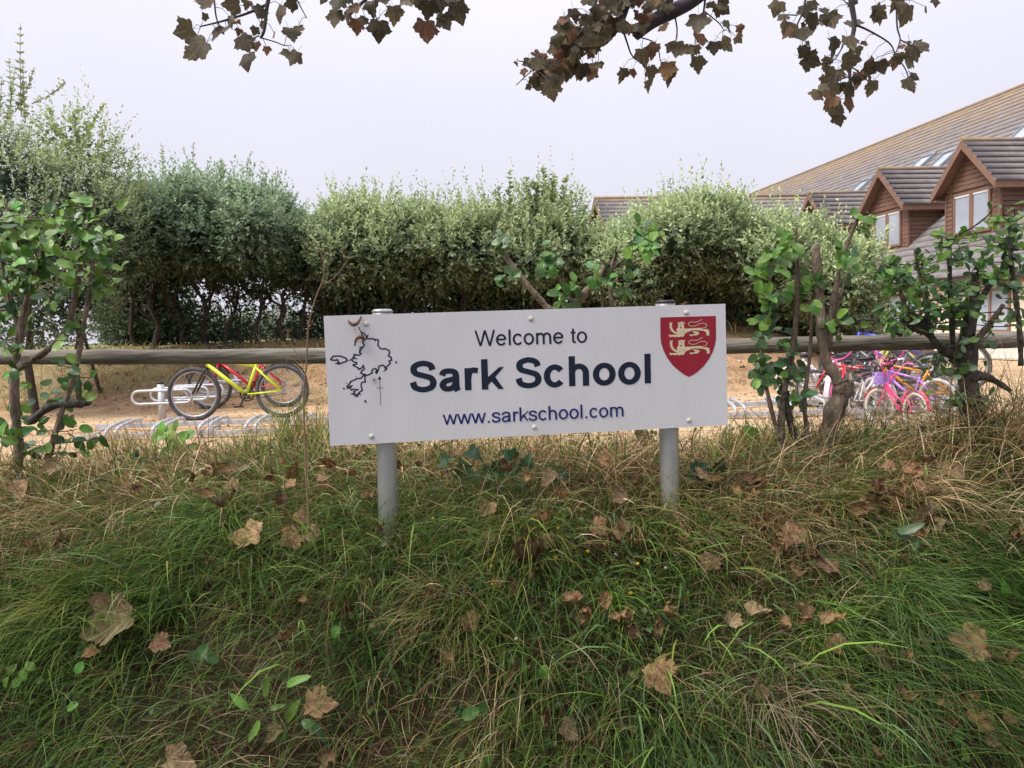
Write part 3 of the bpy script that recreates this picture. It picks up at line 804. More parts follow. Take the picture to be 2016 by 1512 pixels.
# ------------------------------------------------------------------ bicycle racks
YARD = .69
def loop_rack():
    f0 = at(321, 828, 8.75); f0[2] = float(G(f0[0], f0[1]))
    o = empty('bicycle_rack', f0, 'galvanised looped bicycle rack on two posts holding the yellow and red bicycles', 'bicycle rack', 'bicycle racks in the yard')
    dirv = np.array([.10, 1.0, 0]); dirv /= np.linalg.norm(dirv)
    for s in (0, 1.9):
        q = f0 + dirv * s
        m = MB(); m.tube([q - np.array([0, 0, .05]), q + np.array([0, 0, .42])], .04, 14); po = m.build('post', M['galv'], o)
        c = MB(); c.tube([q + np.array([0, 0, .421]), q + np.array([0, 0, .445])], [.043, .036], 14); c.build('cap', M['cap'], po)
    for dz in (.20, .335):
        m = MB(); m.tube([f0 + dirv * .05 + np.array([-.02, 0, dz]), f0 + dirv * 1.85 + np.array([-.02, 0, dz])], .014, 8); m.build('bar', M['galv'], o)
    for i in range(5):
        c = f0 + dirv * (.02 + .38 * i) + np.array([.02, 0, .27])
        pts = []
        hw, hh = .27, .075
        for k in range(8): a = math.pi / 2 + math.pi * k / 7; pts.append(c + np.array([-hw + hh * math.cos(a), -.05, hh * math.sin(a)]))
        for k in range(8): a = -math.pi / 2 + math.pi * k / 7; pts.append(c + np.array([hw + hh * math.cos(a), -.05, hh * math.sin(a)]))
        m = MB(); m.tube(pts, .0155, 8, closed=True); m.build('loop', M['galv'], o)
loop_rack()

def floor_rack(label, x0, x1, Y0, holders):
    z = YARD
    o = empty('bicycle_rack', (x0, Y0, z), label, 'bicycle rack', 'bicycle racks in the yard')
    slope = .05
    for dy, dz in ((0, .04), (.40, .09)):
        m = MB(); m.box(((x0 + x1) / 2, Y0 + dy, z + dz), (x1 - x0, .045, .04)); m.build('rail', M['galv'], o)
    for x in (x0 + .1, (x0 + x1) / 2, x1 - .1):
        m = MB(); m.tube([(x, Y0 + .40, z - .03), (x, Y0 + .40, z + .085)], .02, 8); m.build('leg', M['galv'], o)
        m = MB(); m.tube([(x, Y0, z - .03), (x, Y0, z + .035)], .02, 8); m.build('leg', M['galv'], o)
        m = MB(); m.tube([(x + .04, Y0, z + .04), (x + .04, Y0 + .40, z + .09)], .012, 6); m.build('brace', M['galv'], o)
    for x in holders:
        for s in (-.045, .045):
            m = MB()
            m.tube(catmull([(x + s, Y0 - .02, z + .03), (x + s, Y0 - .05, z + .06), (x + s, Y0 - .03, z + .105), (x + s, Y0 + .10, z + .135), (x + s, Y0 + .34, z + .15), (x + s, Y0 + .42, z + .135), (x + s, Y0 + .41, z + .10)], 4), .0165, 7)
            m.build('hoop', M['galv'], o)
floor_rack('low galvanised floor rack in front of the yellow bicycle', -4.1, -1.7, 7.05, [-3.72, -3.29, -2.86, -2.43, -2.0])
floor_rack('low galvanised floor rack crowded with small bright bicycles', 1.75, 4.3, 7.05, [2.1, 2.53, 2.96, 3.39, 3.82])

# ------------------------------------------------------------------ bicycles
def bicycle(label, loc, heading, r, frame_col, tyre='tyre', lean=0.0, steer=0.0, wb=None, mud=None, basket=None, bars='flat', group='bicycles parked in the yard', grip=None, fork=None, step=False, sad=None, tw=None, spokes=14):
    """heading: direction of travel in degrees about z (0 = +x). Built in local coordinates, wheels on z = 0."""
    o = empty('bicycle', loc, label, 'bicycle', group)
    o.rotation_euler = Euler((lean, 0, math.radians(heading)), 'XYZ')
    if hasattr(frame_col, '__len__'): fm = paint('bike_paint', frame_col)
    else: fm = frame_col
    fk = paint('fork_paint', fork) if fork else fm
    wb = wb or r * 3.25
    tw = tw or r * .085
    sc = r / .30
    def wheel(cx, rot=0.0):
        Mx = Matrix.Translation((cx, 0, r)) @ Matrix.Rotation(rot, 4, 'Z')
        def T(p): return np.array(Mx @ Vector(p))
        n = 36
        ty = MB(); ty.tube([T(((r - tw) * math.cos(2 * math.pi * k / n), 0, (r - tw) * math.sin(2 * math.pi * k / n))) for k in range(n)], tw, 8, closed=True)
        rm = MB(); rm.tube([T(((r - 2 * tw) * math.cos(2 * math.pi * k / n), 0, (r - 2 * tw) * math.sin(2 * math.pi * k / n))) for k in range(n)], tw * .45, 6, closed=True)
        hub = MB(); hub.tube([T((0, -.05 * sc, 0)), T((0, .05 * sc, 0))], .02 * sc, 8)
        for k in range(spokes * 2):
            a = 2 * math.pi * k / (spokes * 2)
            hub.tube([T((.015 * math.cos(a + .6) * sc, (.03 if k % 2 else -.03) * sc, .015 * math.sin(a + .6) * sc)), T(((r - 2 * tw) * math.cos(a), 0, (r - 2 * tw) * math.sin(a)))], .0016 * sc, 3, caps=False)
        w = ty.build('wheel', M[tyre], o, (0, 0, 0)); rm.build('rim', M['rim'], w, (0, 0, 0)); hub.build('spokes_and_hub', M['rim'], w, (0, 0, 0))
    wheel(0); wheel(wb, steer)
    rear = np.array([0, 0, r]); front = np.array([wb, 0, r]); bb = np.array([wb * .41, 0, r * .92])
    seat_t = bb + np.array([-.13 * sc, 0, .34 * sc]); hd_t = np.array([wb * .80, 0, r + .40 * sc]); hd_b = np.array([wb * .84, 0, r + .29 * sc])
    tt = .017 * sc
    f = MB()
    f.tube([hd_b + (hd_t - hd_b) * .25, bb], tt * 1.25, 8)
    if not step: f.tube([hd_t - (hd_t - hd_b) * .15, seat_t - (seat_t - bb) * .1], tt, 8)
    else: f.tube([hd_t - (hd_t - hd_b) * .3, (hd_t + bb) / 2 + np.array([-.05 * sc, 0, .02 * sc]), bb + (seat_t - bb) * .45], tt, 8)
    f.tube([bb, seat_t], tt, 8); f.tube([hd_b, hd_t], tt * 1.25, 8)
    for s in (-1, 1):
        y = s * .045 * sc
        f.tube([bb + [0, s * .02 * sc, 0], rear + [0, y, 0]], tt * .6, 6)
        f.tube([seat_t - (seat_t - bb) * .12 + [0, s * .015 * sc, 0], rear + [0, y, 0]], tt * .6, 6)
    f.build('frame', fm, o, (0, 0, 0))
    st = Matrix.Translation((wb, 0, 0)) @ Matrix.Rotation(steer, 4, 'Z') @ Matrix.Translation((-wb, 0, 0))
    def T(p): return np.array(st @ Vector(p))
    k = MB()
    for s in (-1, 1):
        k.tube([T(hd_b + [.01, s * .03 * sc, 0]), T(hd_b + [.012 * sc, s * .05 * sc, -.03 * sc]), T(front + [0, s * .05 * sc, 0])], tt * .75, 7)
    k.tube([T(hd_b + [.01, -.05 * sc, 0]), T(hd_b + [.01, .05 * sc, 0])], tt * .8, 7)
    k.build('fork', fk, o, (0, 0, 0))
    b = MB(); top = hd_t + np.array([-.03 * sc, 0, .10 * sc])
    b.tube([T(hd_t), T(top)], tt * .9, 7)
    if bars == 'flat':
        path = [top + [-.04 * sc, -.28 * sc, .03 * sc], top + [.02 * sc, -.12 * sc, .02 * sc], top + [.03 * sc, 0, 0], top + [.02 * sc, .12 * sc, .02 * sc], top + [-.04 * sc, .28 * sc, .03 * sc]]
    else:
        path = [top + [-.14 * sc, -.30 * sc, .20 * sc], top + [-.02 * sc, -.26 * sc, .21 * sc], top + [.03 * sc, -.14 * sc, .06 * sc], top + [.03 * sc, 0, 0], top + [.03 * sc, .14 * sc, .06 * sc], top + [-.02 * sc, .26 * sc, .21 * sc], top + [-.14 * sc, .30 * sc, .20 * sc]]
    cp = [T(p) for p in catmull(path, 5)]
    b.tube(cp, tt * .62, 7)
    hb = b.build('handlebar', fm if bars != 'flat' else M['black_plastic'], o, (0, 0, 0))
    gm = paint('grip_paint', grip) if grip else M['black_plastic']
    for e in (cp[:4], cp[-4:]):
        g = MB(); g.tube(e, tt * .95, 8); g.build('grip', gm, hb, (0, 0, 0))
    sd = MB(); sp = seat_t + np.array([-.05 * sc, 0, .13 * sc])
    sd.tube([sp + np.array([-.13, 0, .012]) * sc, sp + np.array([-.08, 0, .02]) * sc, sp, sp + np.array([.08, 0, .0]) * sc, sp + np.array([.15, 0, -.01]) * sc], [.03 * sc, .065 * sc, .055 * sc, .03 * sc, .018 * sc], 10)
    so = sd.build('saddle', paint('saddle_paint', sad) if sad else M['black_plastic'], o, (0, 0, 0))
    for v in so.data.vertices: v.co.z = sp[2] + (v.co.z - sp[2]) * .55
    p = MB(); p.tube([seat_t, sp + np.array([0, 0, -.01])], tt * .75, 7); p.build('seat_post', M['rim'], o, (0, 0, 0))
    c = MB(); n = 20
    c.tube([bb + np.array([.075 * sc * math.cos(2 * math.pi * i / n), -.035 * sc, .075 * sc * math.sin(2 * math.pi * i / n)]) for i in range(n)], .008 * sc, 5, closed=True)
    for s in (-1, 1):
        e = bb + np.array([.05 * sc * s, s * .06 * sc, -.13 * sc * s]) if s > 0 else bb + np.array([-.05 * sc, -.06 * sc, .13 * sc])
        c.tube([bb + [0, s * .05 * sc, 0], e], .009 * sc, 6)
        c.box(e + np.array([0, s * .05 * sc, 0]), (.09 * sc, .07 * sc, .02 * sc))
    c.tube([bb + [0, -.06 * sc, 0], bb + [0, .06 * sc, 0]], .02 * sc, 8)
    c.tube([bb + [0, -.036 * sc, .07 * sc], rear + [0, -.036 * sc, .03 * sc]], .004 * sc, 4); c.tube([bb + [0, -.036 * sc, -.07 * sc], rear + [0, -.036 * sc, -.03 * sc]], .004 * sc, 4)
    c.build('crankset', M['black_plastic'], o, (0, 0, 0))
    if mud is not None:
        mm = paint('mudguard_paint', mud)
        for (cx, a0, a1, rt) in ((0, 40, 175, False), (wb, 20, 150, True)):
            m = MB(); pts = []
            for i in range(13):
                a = math.radians(a0 + (a1 - a0) * i / 12); rr = r * 1.07
                for s in (-1, 1):
                    q = np.array([cx + rr * math.cos(a), s * tw * 1.3, r + rr * math.sin(a)]); pts.append(T(q) if rt else q)
            m.add(pts + [np.array(q) * 1.0 + np.array([0, 0, .004]) for q in pts], [(2 * i, 2 * i + 1, 2 * i + 3, 2 * i + 2) for i in range(12)] + [(26 + 2 * i, 28 + 2 * i, 29 + 2 * i, 27 + 2 * i) for i in range(12)])
            m.build('mudguard', mm, o, (0, 0, 0))
    if basket is not None:
        bm_ = paint('basket_paint', basket); w_, d_, h_ = .14 * sc, .10 * sc, .17 * sc
        cb = hd_t + np.array([.13 * sc, 0, .06 * sc])
        bo = None
        m = MB()
        for i in range(8):                      # rims and ribs: an open basket
            zz = -h_ / 2 + h_ * i / 7; q = .8 + .2 * i / 7
            loop_ = [T(cb + np.array([d_ * q * sx, w_ * q * sy, zz])) for sx, sy in ((-1, -1), (1, -1), (1, 1), (-1, 1))]
            m.tube(loop_, .009 * sc if i in (0, 7) else .006 * sc, 5, closed=True)
        for sx, sy in [(-1, k / 3) for k in range(-3, 4)] + [(1, k / 3) for k in range(-3, 4)] + [(k / 2, -1) for k in range(-1, 2)] + [(k / 2, 1) for k in range(-1, 2)]:
            m.tube([T(cb + np.array([d_ * .8 * sx, w_ * .8 * sy, -h_ / 2])), T(cb + np.array([d_ * sx, w_ * sy, h_ / 2]))], .007 * sc, 4)
        m.box(tuple(T(cb + np.array([0, 0, -h_ / 2]))), (2 * d_ * .8, 2 * w_ * .8, .01))
        m.build('basket', bm_, o, (0, 0, 0))
    return o

def bike_at(px, py, Y, heading, r, wb, **kw):
    """px, py: where the rear wheel meets the ground"""
    p = at(px, py, Y)
    return (p[0], p[1], float(G(p[0], p[1])) - .005)

LIME = (.60, .68, .03); RED = (.55, .02, .03); PINK = (.75, .06, .22); PALEPINK = (.80, .45, .55); ORANGE = (.75, .30, .02); BLUE = (.02, .06, .50); LILAC = (.36, .20, .62); YELL = (.66, .64, .16)
bx = lambda px, Y: at(px, 790, Y)[0]
gz = lambda x, y: float(G(x, y)) - .004
def put(label, px, Y, heading, r, col, **kw):
    x = bx(px, Y); return bicycle(label, (x, Y, gz(x, Y)), heading, r, col, **kw)
put('lime yellow mountain bicycle in the looped rack, in front of the red one', 556, 8.55, 181, .305, LIME, wb=.985, lean=.05, fork=(.02, .02, .02))
put('red mountain bicycle in the looped rack, behind the yellow one', 560, 9.75, 179, .292, RED, wb=.95, lean=-.04, mud=(.03, .035, .04))
put('bright pink child bicycle with a purple handlebar basket', 1800, 5.95, 97, .155, PINK, tyre='tyre_pale', bars='high', steer=.25, basket=LILAC, mud=(.75, .10, .18), grip=(.8, .15, .35), wb=.47, step=True, lean=.06)
put('white and pale pink child bicycle behind the pruned shrub', 1585, 7.9, 25, .21, (.82, .72, .74), tyre='tyre_pale', bars='high', step=True, mud=PALEPINK, wb=.66, lean=-.2)
put('orange-yellow small bicycle beside the pink one', 1868, 6.95, 150, .20, ORANGE, wb=.62, lean=-.15, sad=(.02, .02, .02))
put('red small bicycle low behind the basket bicycle', 1735, 7.5, 160, .20, RED, wb=.60, lean=.22, grip=(.5, .02, .03))
put('pink and yellow upright bicycle in the second row', 1705, 8.6, 50, .26, (.80, .30, .48), wb=.82, lean=.1, fork=YELL)
put('pale yellow bicycle at the back by the planter', 1900, 8.8, 172, .30, YELL, wb=.96, lean=.06)
put('blue bicycle leaning behind the pale yellow one', 1830, 9.4, 150, .31, BLUE, wb=.98, lean=-.08)
put('lilac child bicycle lying low in the floor rack', 1700, 7.2, 12, .17, LILAC, wb=.54, lean=-.4, step=True)
put('white child bicycle with pink mudguards facing the racks', 1672, 8.1, 140, .20, (.85, .80, .80), tyre='tyre_pale', bars='high', step=True, mud=(.8, .2, .4), wb=.62, lean=.1)
put('magenta small bicycle wedged between the lilac and red ones', 1760, 7.0, 60, .18, (.70, .05, .35), wb=.56, lean=-.1, bars='high', step=True, tyre='tyre_pale')
put('silver child bicycle with a blue saddle in the middle of the jumble', 1790, 8.2, 35, .22, (.55, .57, .6), wb=.70, lean=.12, sad=(.02, .08, .4), grip=(.1, .5, .7))
put('bright red bicycle at the end of the floor rack', 1655, 7.35, 70, .19, (.62, .03, .04), wb=.6, lean=.15)
put('small white bicycle with red grips at the front of the jumble', 1690, 6.7, 40, .17, (.85, .83, .82), wb=.52, lean=-.1, grip=(.6, .03, .05), tyre='tyre_pale', step=True)
put('hot pink bicycle with white tyres behind the thick cut stem', 1625, 7.0, 62, .19, (.80, .08, .30), wb=.58, lean=.1, bars='high', tyre='tyre_pale', mud=(.85, .5, .6), step=True)
put('purple and white bicycle tucked under the long dead branch', 1850, 6.6, 120, .18, (.45, .22, .65), wb=.56, lean=-.12, tyre='tyre_pale', grip=(.85, .8, .85))
put('black and grey bicycle half hidden behind the orange one', 1840, 7.9, 165, .27, (.10, .11, .13), wb=.86, lean=.12)

# plant tub and wooden planter by the apron
def tub():
    c = at(1702, 716, 13.2); c = np.array([c[0], c[1], float(G(c[0], c[1]))])
    o = empty('plant_tub', c, 'dark grey plastic plant tub standing beyond the parked bicycles', 'plant tub')
    m = MB(); m.tube([c, c + [0, 0, .30]], [.19, .23], 18, caps=True); m.build('body', mat('tub_grey', (.09, .09, .095), .7), o)
    m = MB(); m.tube([c + np.array([.235 * math.cos(2 * math.pi * k / 20), .235 * math.sin(2 * math.pi * k / 20), .30]) for k in range(20)], .014, 6, closed=True); m.build('rim', M['black_plastic'], o)
    c2 = at(1806, 712, 14.0); c2 = np.array([c2[0], c2[1], float(G(c2[0], c2[1]))])
    o = empty('wooden_planter', c2, 'brown slatted wooden planter standing near the cream wall', 'planter')
    for i in range(4):
        for s in (-1, 1):
            m = MB(); m.box(c2 + np.array([0, s * .22, .06 + i * .105]), (.56, .025, .095)); m.build('slat', M['timber'], o)
            m = MB(); m.box(c2 + np.array([s * .27, 0, .06 + i * .105]), (.025, .41, .095)); m.build('slat', M['timber'], o)
    for a in (-1, 1):
        for b in (-1, 1):
            m = MB(); m.box(c2 + np.array([a * .305, b * .255, .22]), (.05, .05, .46)); m.build('corner_post', M['timber_trim'], o)
tub()

# ------------------------------------------------------------------ the sign
PL = at(643.5, 750, 2.82); PR = at(1430.5, 717.5, 3.00)
SU = (PR - PL) / np.linalg.norm(PR - PL)
SN = np.cross(SU, [0, 0, 1.0]); SN /= np.linalg.norm(SN)          # towards the camera
SV = np.cross(SN, SU) * -1.0
if SV[2] < 0: SV = -SV
if SN[1] > 0: SN = -SN
def on_sign(px, py, lift=0.0):
    return on_plane(px, py, PL, SN) + SN * lift
def loc2(px, py):
    q = on_plane(px, py, PL, SN) - PL
    return np.array([np.dot(q, SU), np.dot(q, SV)])
def S3(q, lift): return PL + SU * q[0] + SV * q[1] + SN * lift

class Flat:
    """flat printed shapes on the sign, each a hair above the last so that none share a plane"""
    def __init__(self, lift):
        self.mb = MB(); self.l = lift
    def poly(self, pts):
        self.mb.add([S3(p, self.l) for p in pts], [tuple(range(len(pts)))]); self.l += .00006
    def stroke(self, pts, w, closed=False, ymin=None, ymax=None, T=None, wy=None):
        """mitred stroke in local 2-D; T maps glyph space to sign space"""
        P = [np.asarray(p, float) for p in pts]; n = len(P)
        A = []; Bq = []
        for i in range(n):
            d0 = P[i] - P[i - 1] if (i > 0 or closed) else P[1] - P[0]
            d1 = P[(i + 1) % n] - P[i] if (i < n - 1 or closed) else P[-1] - P[-2]
            d0 = d0 / (np.linalg.norm(d0) + 1e-9); d1 = d1 / (np.linalg.norm(d1) + 1e-9)
            n0 = np.array([-d0[1], d0[0]]); n1 = np.array([-d1[1], d1[0]])
            m = n0 + n1; m /= (np.linalg.norm(m) + 1e-9)
            c = max(.45, np.dot(m, n1))
            ww = w
            if wy is not None:                   # horizontals a little thinner than stems
                ww = w * abs(m[0]) + wy * abs(m[1]); ww = math.hypot(w * m[0], wy * m[1])
            A.append(P[i] + m * ww / c); Bq.append(P[i] - m * ww / c)
        if ymin is not None:
            for q in A + Bq: q[1] = min(max(q[1], ymin), ymax)
        if T: A = [T(q) for q in A]; Bq = [T(q) for q in Bq]
        V = [S3(q, self.l) for q in A + Bq]
        m = n if closed else n - 1
        self.mb.add(V, [(i, (i + 1) % n, n + (i + 1) % n, n + i) for i in range(m)])
        self.l += .00006

def ell(cx, cy, rx, ry, a0, a1, k=28):
    return [(cx + rx * math.cos(math.radians(a0 + (a1 - a0) * i / k)), cy + ry * math.sin(math.radians(a0 + (a1 - a0) * i / k))) for i in range(k + 1)]

def glyph(ch, bold):
    """list of (centreline, straight?, clamp range) strokes and the advance width; cap height .716, x-height .519"""
    h = .076 if bold else .050; hy = .064 if bold else .043
    s = []
    X, Cp = .519, .716
    def st(x, y1): s.append(([(x, 0), (x, y1)], None))
    if ch == 'l': st(.139 if bold else .111, Cp); adv = .278 if bold else .222
    elif ch == '.': s.append(([(.139, 0), (.139, .10)], None)); adv = .278
    elif ch == 'o':
        cx, rx, ry, adv = (.305, .20, .212, .611) if bold else (.278, .197, .225, .556)
        s.append((ell(cx, .26, rx, ry, 0, 360, 40)[:-1], 'closed'))
    elif ch == 'e':
        adv = .556; s.append((ell(.275, .26, .197, .225, 4, 325), None)); s.append(([(.082, .277), (.470, .277)], None))
    elif ch == 'c':
        cx, rx, ry, adv = (.285, .185, .212, .556) if bold else (.265, .187, .225, .5)
        s.append((ell(cx, .26, rx, ry, 36, 322), None))
    elif ch == 'm':
        st(.11, X); adv = .833
        for c in (.262, .569): s.append((ell(c, .325, .153, .16, 178, 0, 16) + [(c + .153, 0)], None))
    elif ch == 'h':
        x0, x1, adv = (.142, .472, .611) if bold else (.112, .447, .556)
        st(x0, Cp); s.append((ell((x0 + x1) / 2, .31, (x1 - x0) / 2, .162, 178, 0, 16) + [(x1, 0)], None))
    elif ch == 't':
        adv = .278; s.append((catmull([(.138, .66), (.138, .5), (.138, .16), (.155, .062), (.205, .036), (.265, .043)], 5), None)); s.append(([(.02, .482), (.262, .482)], None))
    elif ch == 'W':
        adv = .944; s.append(([(.045, .76), (.257, -.03), (.472, .715), (.687, -.03), (.899, .76)], (0, Cp)))
    elif ch == 'w':
        adv = .722; s.append(([(.035, .56), (.197, -.03), (.361, .52), (.525, -.03), (.687, .56)], (0, X)))
    elif ch == 's':
        adv = .5; s.append((catmull([(.425, .365), (.385, .45), (.25, .488), (.12, .45), (.087, .385), (.13, .315), (.25, .27), (.375, .228), (.425, .148), (.38, .065), (.25, .032), (.11, .068), (.06, .16)], 5), None))
    elif ch == 'S':
        adv = .667; s.append((catmull([(.555, .505), (.505, .615), (.335, .665), (.165, .615), (.122, .525), (.17, .435), (.335, .378), (.505, .318), (.562, .205), (.505, .098), (.335, .052), (.15, .105), (.095, .235)], 6), None))
    elif ch == 'a':
        adv = .556
        if bold:
            s.append((catmull([(.10, .365), (.145, .445), (.265, .468), (.385, .435), (.418, .34), (.418, .16), (.428, .06), (.455, -.005)], 5), None))
            s.append((catmull([(.415, .285), (.30, .262), (.165, .225), (.108, .14), (.155, .065), (.245, .048), (.35, .085), (.412, .18)], 5), None))
        else:
            s.append((catmull([(.075, .365), (.12, .45), (.26, .488), (.395, .45), (.428, .355), (.428, .17), (.436, .07), (.46, .0)], 5), None))
            s.append((catmull([(.425, .30), (.29, .272), (.135, .235), (.082, .145), (.125, .06), (.225, .03), (.35, .07), (.425, .18)], 5), None))
    elif ch == 'r':
        x0, adv = (.138, .389) if bold else (.111, .333)
        st(x0, X); s.append((catmull([(x0 + .005, .27), (x0 + .03, .40), (x0 + .11, .465), (x0 + .235, .452)], 5), None))
    elif ch == 'k':
        x0, adv = (.139, .556) if bold else (.112, .5)
        st(x0, Cp)
        s.append(([(x0 + .01, .14), (x0 + .40, .57)], (0, X))); s.append(([(x0 + .13, .33), (x0 + .375, -.05)], (0, X)))
    else: adv = .278
    return s, adv, h, hy

def text_line(name, txt, bold, p0, p1, cap_px, material, parent):
    """text set between two baseline pixels of the photograph"""
    a, b = loc2(*p0), loc2(*p1)
    tot = sum(glyph(c, bold)[1] for c in txt)
    lb = {'W': .01, 'S': .03, 'w': .0}.get(txt[0], .04); rb = {'o': .035, 'l': .069, 'm': .06}.get(txt[-1], .04)
    sc = np.linalg.norm(b - a) / (tot - lb - rb); d = (b - a) / np.linalg.norm(b - a); nrm = np.array([-d[1], d[0]])
    mid = ((np.array(p0) + np.array(p1)) / 2)
    sy = np.linalg.norm(loc2(mid[0], mid[1] - cap_px) - loc2(mid[0], mid[1])) / .716
    fl = Flat(.0006)
    x = -lb
    for c in txt:
        st, adv, h, hy = glyph(c, bold)
        if c == ' ':                             # each word a part of its own
            fl.mb.build(name, material, parent); fl = Flat(.0006)
        T = lambda q, x=x: a + d * (x + q[0]) * sc + nrm * q[1] * sy
        for pts, fg in st:
            hh = .052 if c == '.' else h
            if fg == 'closed': fl.stroke(pts, hh, True, T=T, wy=hy)
            elif fg:
                for p_, q_ in zip(pts[:-1], pts[1:]): fl.stroke([p_, q_], hh * .98, False, fg[0], fg[1], T=T)
            else: fl.stroke(pts, hh, False, T=T, wy=hy)
        x += adv
    return fl.mb.build(name, material, parent)

def z3(x, y): return loc2(640 + x / 7.5625, 610 + y / 7.5625)
def z4(x, y): return loc2(1280 + x / 10.08, 610 + y / 10.08)

M['scrap'] = mat('scrap', (.11, .05, .03), .7, col2=(.22, .11, .07), scale=60)
def build_sign():
    base = at(760, 1050, 2.86)
    o = empty('school_sign', base, 'white school name sign with a red crest on two grey metal posts', 'sign')
    corners = [on_sign(650, 878), on_sign(1433, 837), on_sign(1428, 598), on_sign(637, 622)]
    m = MB(); m.prism(corners, -SN * .006); m.build('panel', M['panel'], o)
    # posts: just behind the panel
    for (tx, ty, bx_, by_, capm) in ((753, 615, 766, 1060, 'post'), (1310, 597, 1322, 1085, 'cap')):
        top = on_plane(tx, ty, PL - SN * .047, SN); bot = on_plane(bx_, by_, PL - SN * .047, SN)
        d = top - bot
        m = MB(); m.tube([bot - d * .35, bot, (bot + top) / 2, top], .038, 24); p = m.build('post', M['post'], o)
        c = MB(); u = d / np.linalg.norm(d); c.tube([top + u * .0005, top + u * .006, top + u * .012], [.0395, .0395, .032], 24); c.build('cap', M['post' if capm == 'post' else 'cap'], p)
        for q in (.20, .82):                     # clamps behind the panel
            pc = on_plane(tx + (bx_ - tx) * .53 * q, ty + (by_ - ty) * .53 * q, PL - SN * .047, SN)
            k = MB(); k.tube([pc - u * .015, pc + u * .015], .0405, 24); k.build('clamp', M['galv'], p)
    for px, py in ((721, 637.6), (731.5, 859), (1045, 627.5), (1052, 841), (1351, 615.5), (1356.5, 827.6)):
        c = on_sign(px, py)
        m = MB(); m.tube([c + SN * .0003, c + SN * .003, c + SN * .0048], [.0095, .0085, .004], 16); m.build('screw_cap', M['screw'], o)
    text_line('heading_lettering', 'Welcome to', False, (935.5, 682), (1156, 674.5), 31, M['navy'], o)
    text_line('name_lettering', 'Sark School', True, (808, 772.5), (1281, 754.5), 59.5, M['navy'], o)
    text_line('address_lettering', 'www.sarkschool.com', False, (872.5, 836.5), (1227.5, 819.7), 27.5, M['blue_ink'], o)
    # island outline
    w = .0026
    main = [(545,345),(575,345),(600,375),(620,405),(640,375),(632,398),(610,430),(700,432),(715,425),(745,455),(750,440),(790,445),(792,480),(785,520),(800,550),(830,580),(870,582),(885,575),(920,590),(955,605),(962,640),(940,685),(985,705),(982,730),(993,745),(952,762),(972,792),(935,830),(905,855),(918,880),(880,912),(905,880),(885,850),(875,828),(840,825),(800,840),(795,890),(768,945),(752,930),(770,900),(755,872),(710,885),(695,910),(702,940),(660,960),(625,975),(590,960),(555,955),(530,940),(555,905),(585,880),(568,828),(545,862),(520,885),(492,878),(490,860),(420,830),(418,815),(465,810),(472,785),(420,772),(410,750),(380,745),(420,720),(470,730),(415,705),(440,685),(430,665),(470,668),(500,680),(535,650),(510,630),(530,605),(515,595),(555,570),(520,560),(575,545),(585,520),(560,490),(565,465),(588,450),(575,405),(550,370)]
    little = [(600,975),(560,985),(540,1015),(470,1025),(455,1035),(375,1070),(375,1090),(325,1140),(337,1168),(370,1135),(402,1130),(370,1160),(390,1195),(430,1180),(492,1186),(428,1215),(440,1240),(388,1252),(430,1255),(450,1282),(482,1286),(468,1258),(520,1254),(500,1235),(555,1195),(540,1150),(535,1110),(550,1080),(602,1070),(590,1030)]
    isl = [(82,738),(120,690),(220,685),(315,720),(322,765),(250,788),(205,805),(165,798),(205,780),(180,738),(160,750),(95,747)]
    fl = Flat(.0006)
    for path in (main, little, isl): fl.stroke([z3(*p) for p in path], w, True)
    for (x, y, r_) in ((350,750,11),(1058,780,17),(505,262,10),(512,288,12),(532,322,15),(462,993,8),(320,1090,10),(280,1172,15),(600,1362,18),(510,878,14),(205,797,16)):
        fl.poly([z3(x + r_ * math.cos(k * .785) * (1.1 if k % 2 else .9), y - r_ * math.sin(k * .785)) for k in range(8)])
    fl.mb.build('map_outline', M['navy'], o)
    fl = Flat(.0006)
    fl.stroke([z3(828, 1415), z3(813, 1030)], .0009); fl.stroke([z3(765, 1164), z3(870, 1160)], .0009)
    fl.poly([z3(810, 983), z3(842, 1037), z3(784, 1037)][::-1])
    fl.mb.build('north_arrow', M['navy'], o)
    # crest
    sh = [(198,150),(1302,120),(1308,580)] + [(1285,700),(1235,850),(1165,980),(1070,1110),(960,1215),(850,1295),(770,1332)] + [(690,1295),(570,1210),(450,1105),(345,965),(270,820),(222,680),(205,560)]
    fl = Flat(.0006); fl.poly([z4(*p) for p in sh]); cr = fl.mb.build('shield', M['crest_red'], o)
    body = [(690,375),(830,366),(1010,355),(1035,388),(1110,380),(1165,402),(1160,425),(1178,430),(1162,448),(1182,462),(1166,480),(1182,512),(1150,496),(1140,520),(1122,500),(1100,512),(1118,478),(1100,440),(1060,415),(960,408),(880,405),(800,422),(720,452),(682,480),(668,520),(640,538),(600,528),(560,545),(520,530),(480,546),(455,528),(375,545),(395,522),(345,512),(390,505),(375,478),(410,500),(480,495),(540,488),(478,466),(440,452),(462,440),(405,425),(432,412),(385,392),(412,382),(372,350),(402,345),(368,305),(396,305),(372,262),(395,268),(398,238),(418,262),(442,240),(430,290),(432,350),(452,395),(490,430),(535,446),(518,400),(528,370),(552,352),(555,300),(548,245),(582,255),(622,228),(640,248),(688,240),(668,280),(670,330),(672,362)]
    hind = [(845,428),(880,425),(960,440),(975,470),(930,505),(840,510),(815,528),(800,508),(765,515),(785,495),(770,475),(800,488),(860,486),(895,470),(855,450)]
    tail = [(1020,368),(1095,345),(1118,300),(1070,266),(990,272),(910,310),(835,326),(772,305),(760,268),(800,240),(880,244),(940,236),(985,208),(1035,190)]
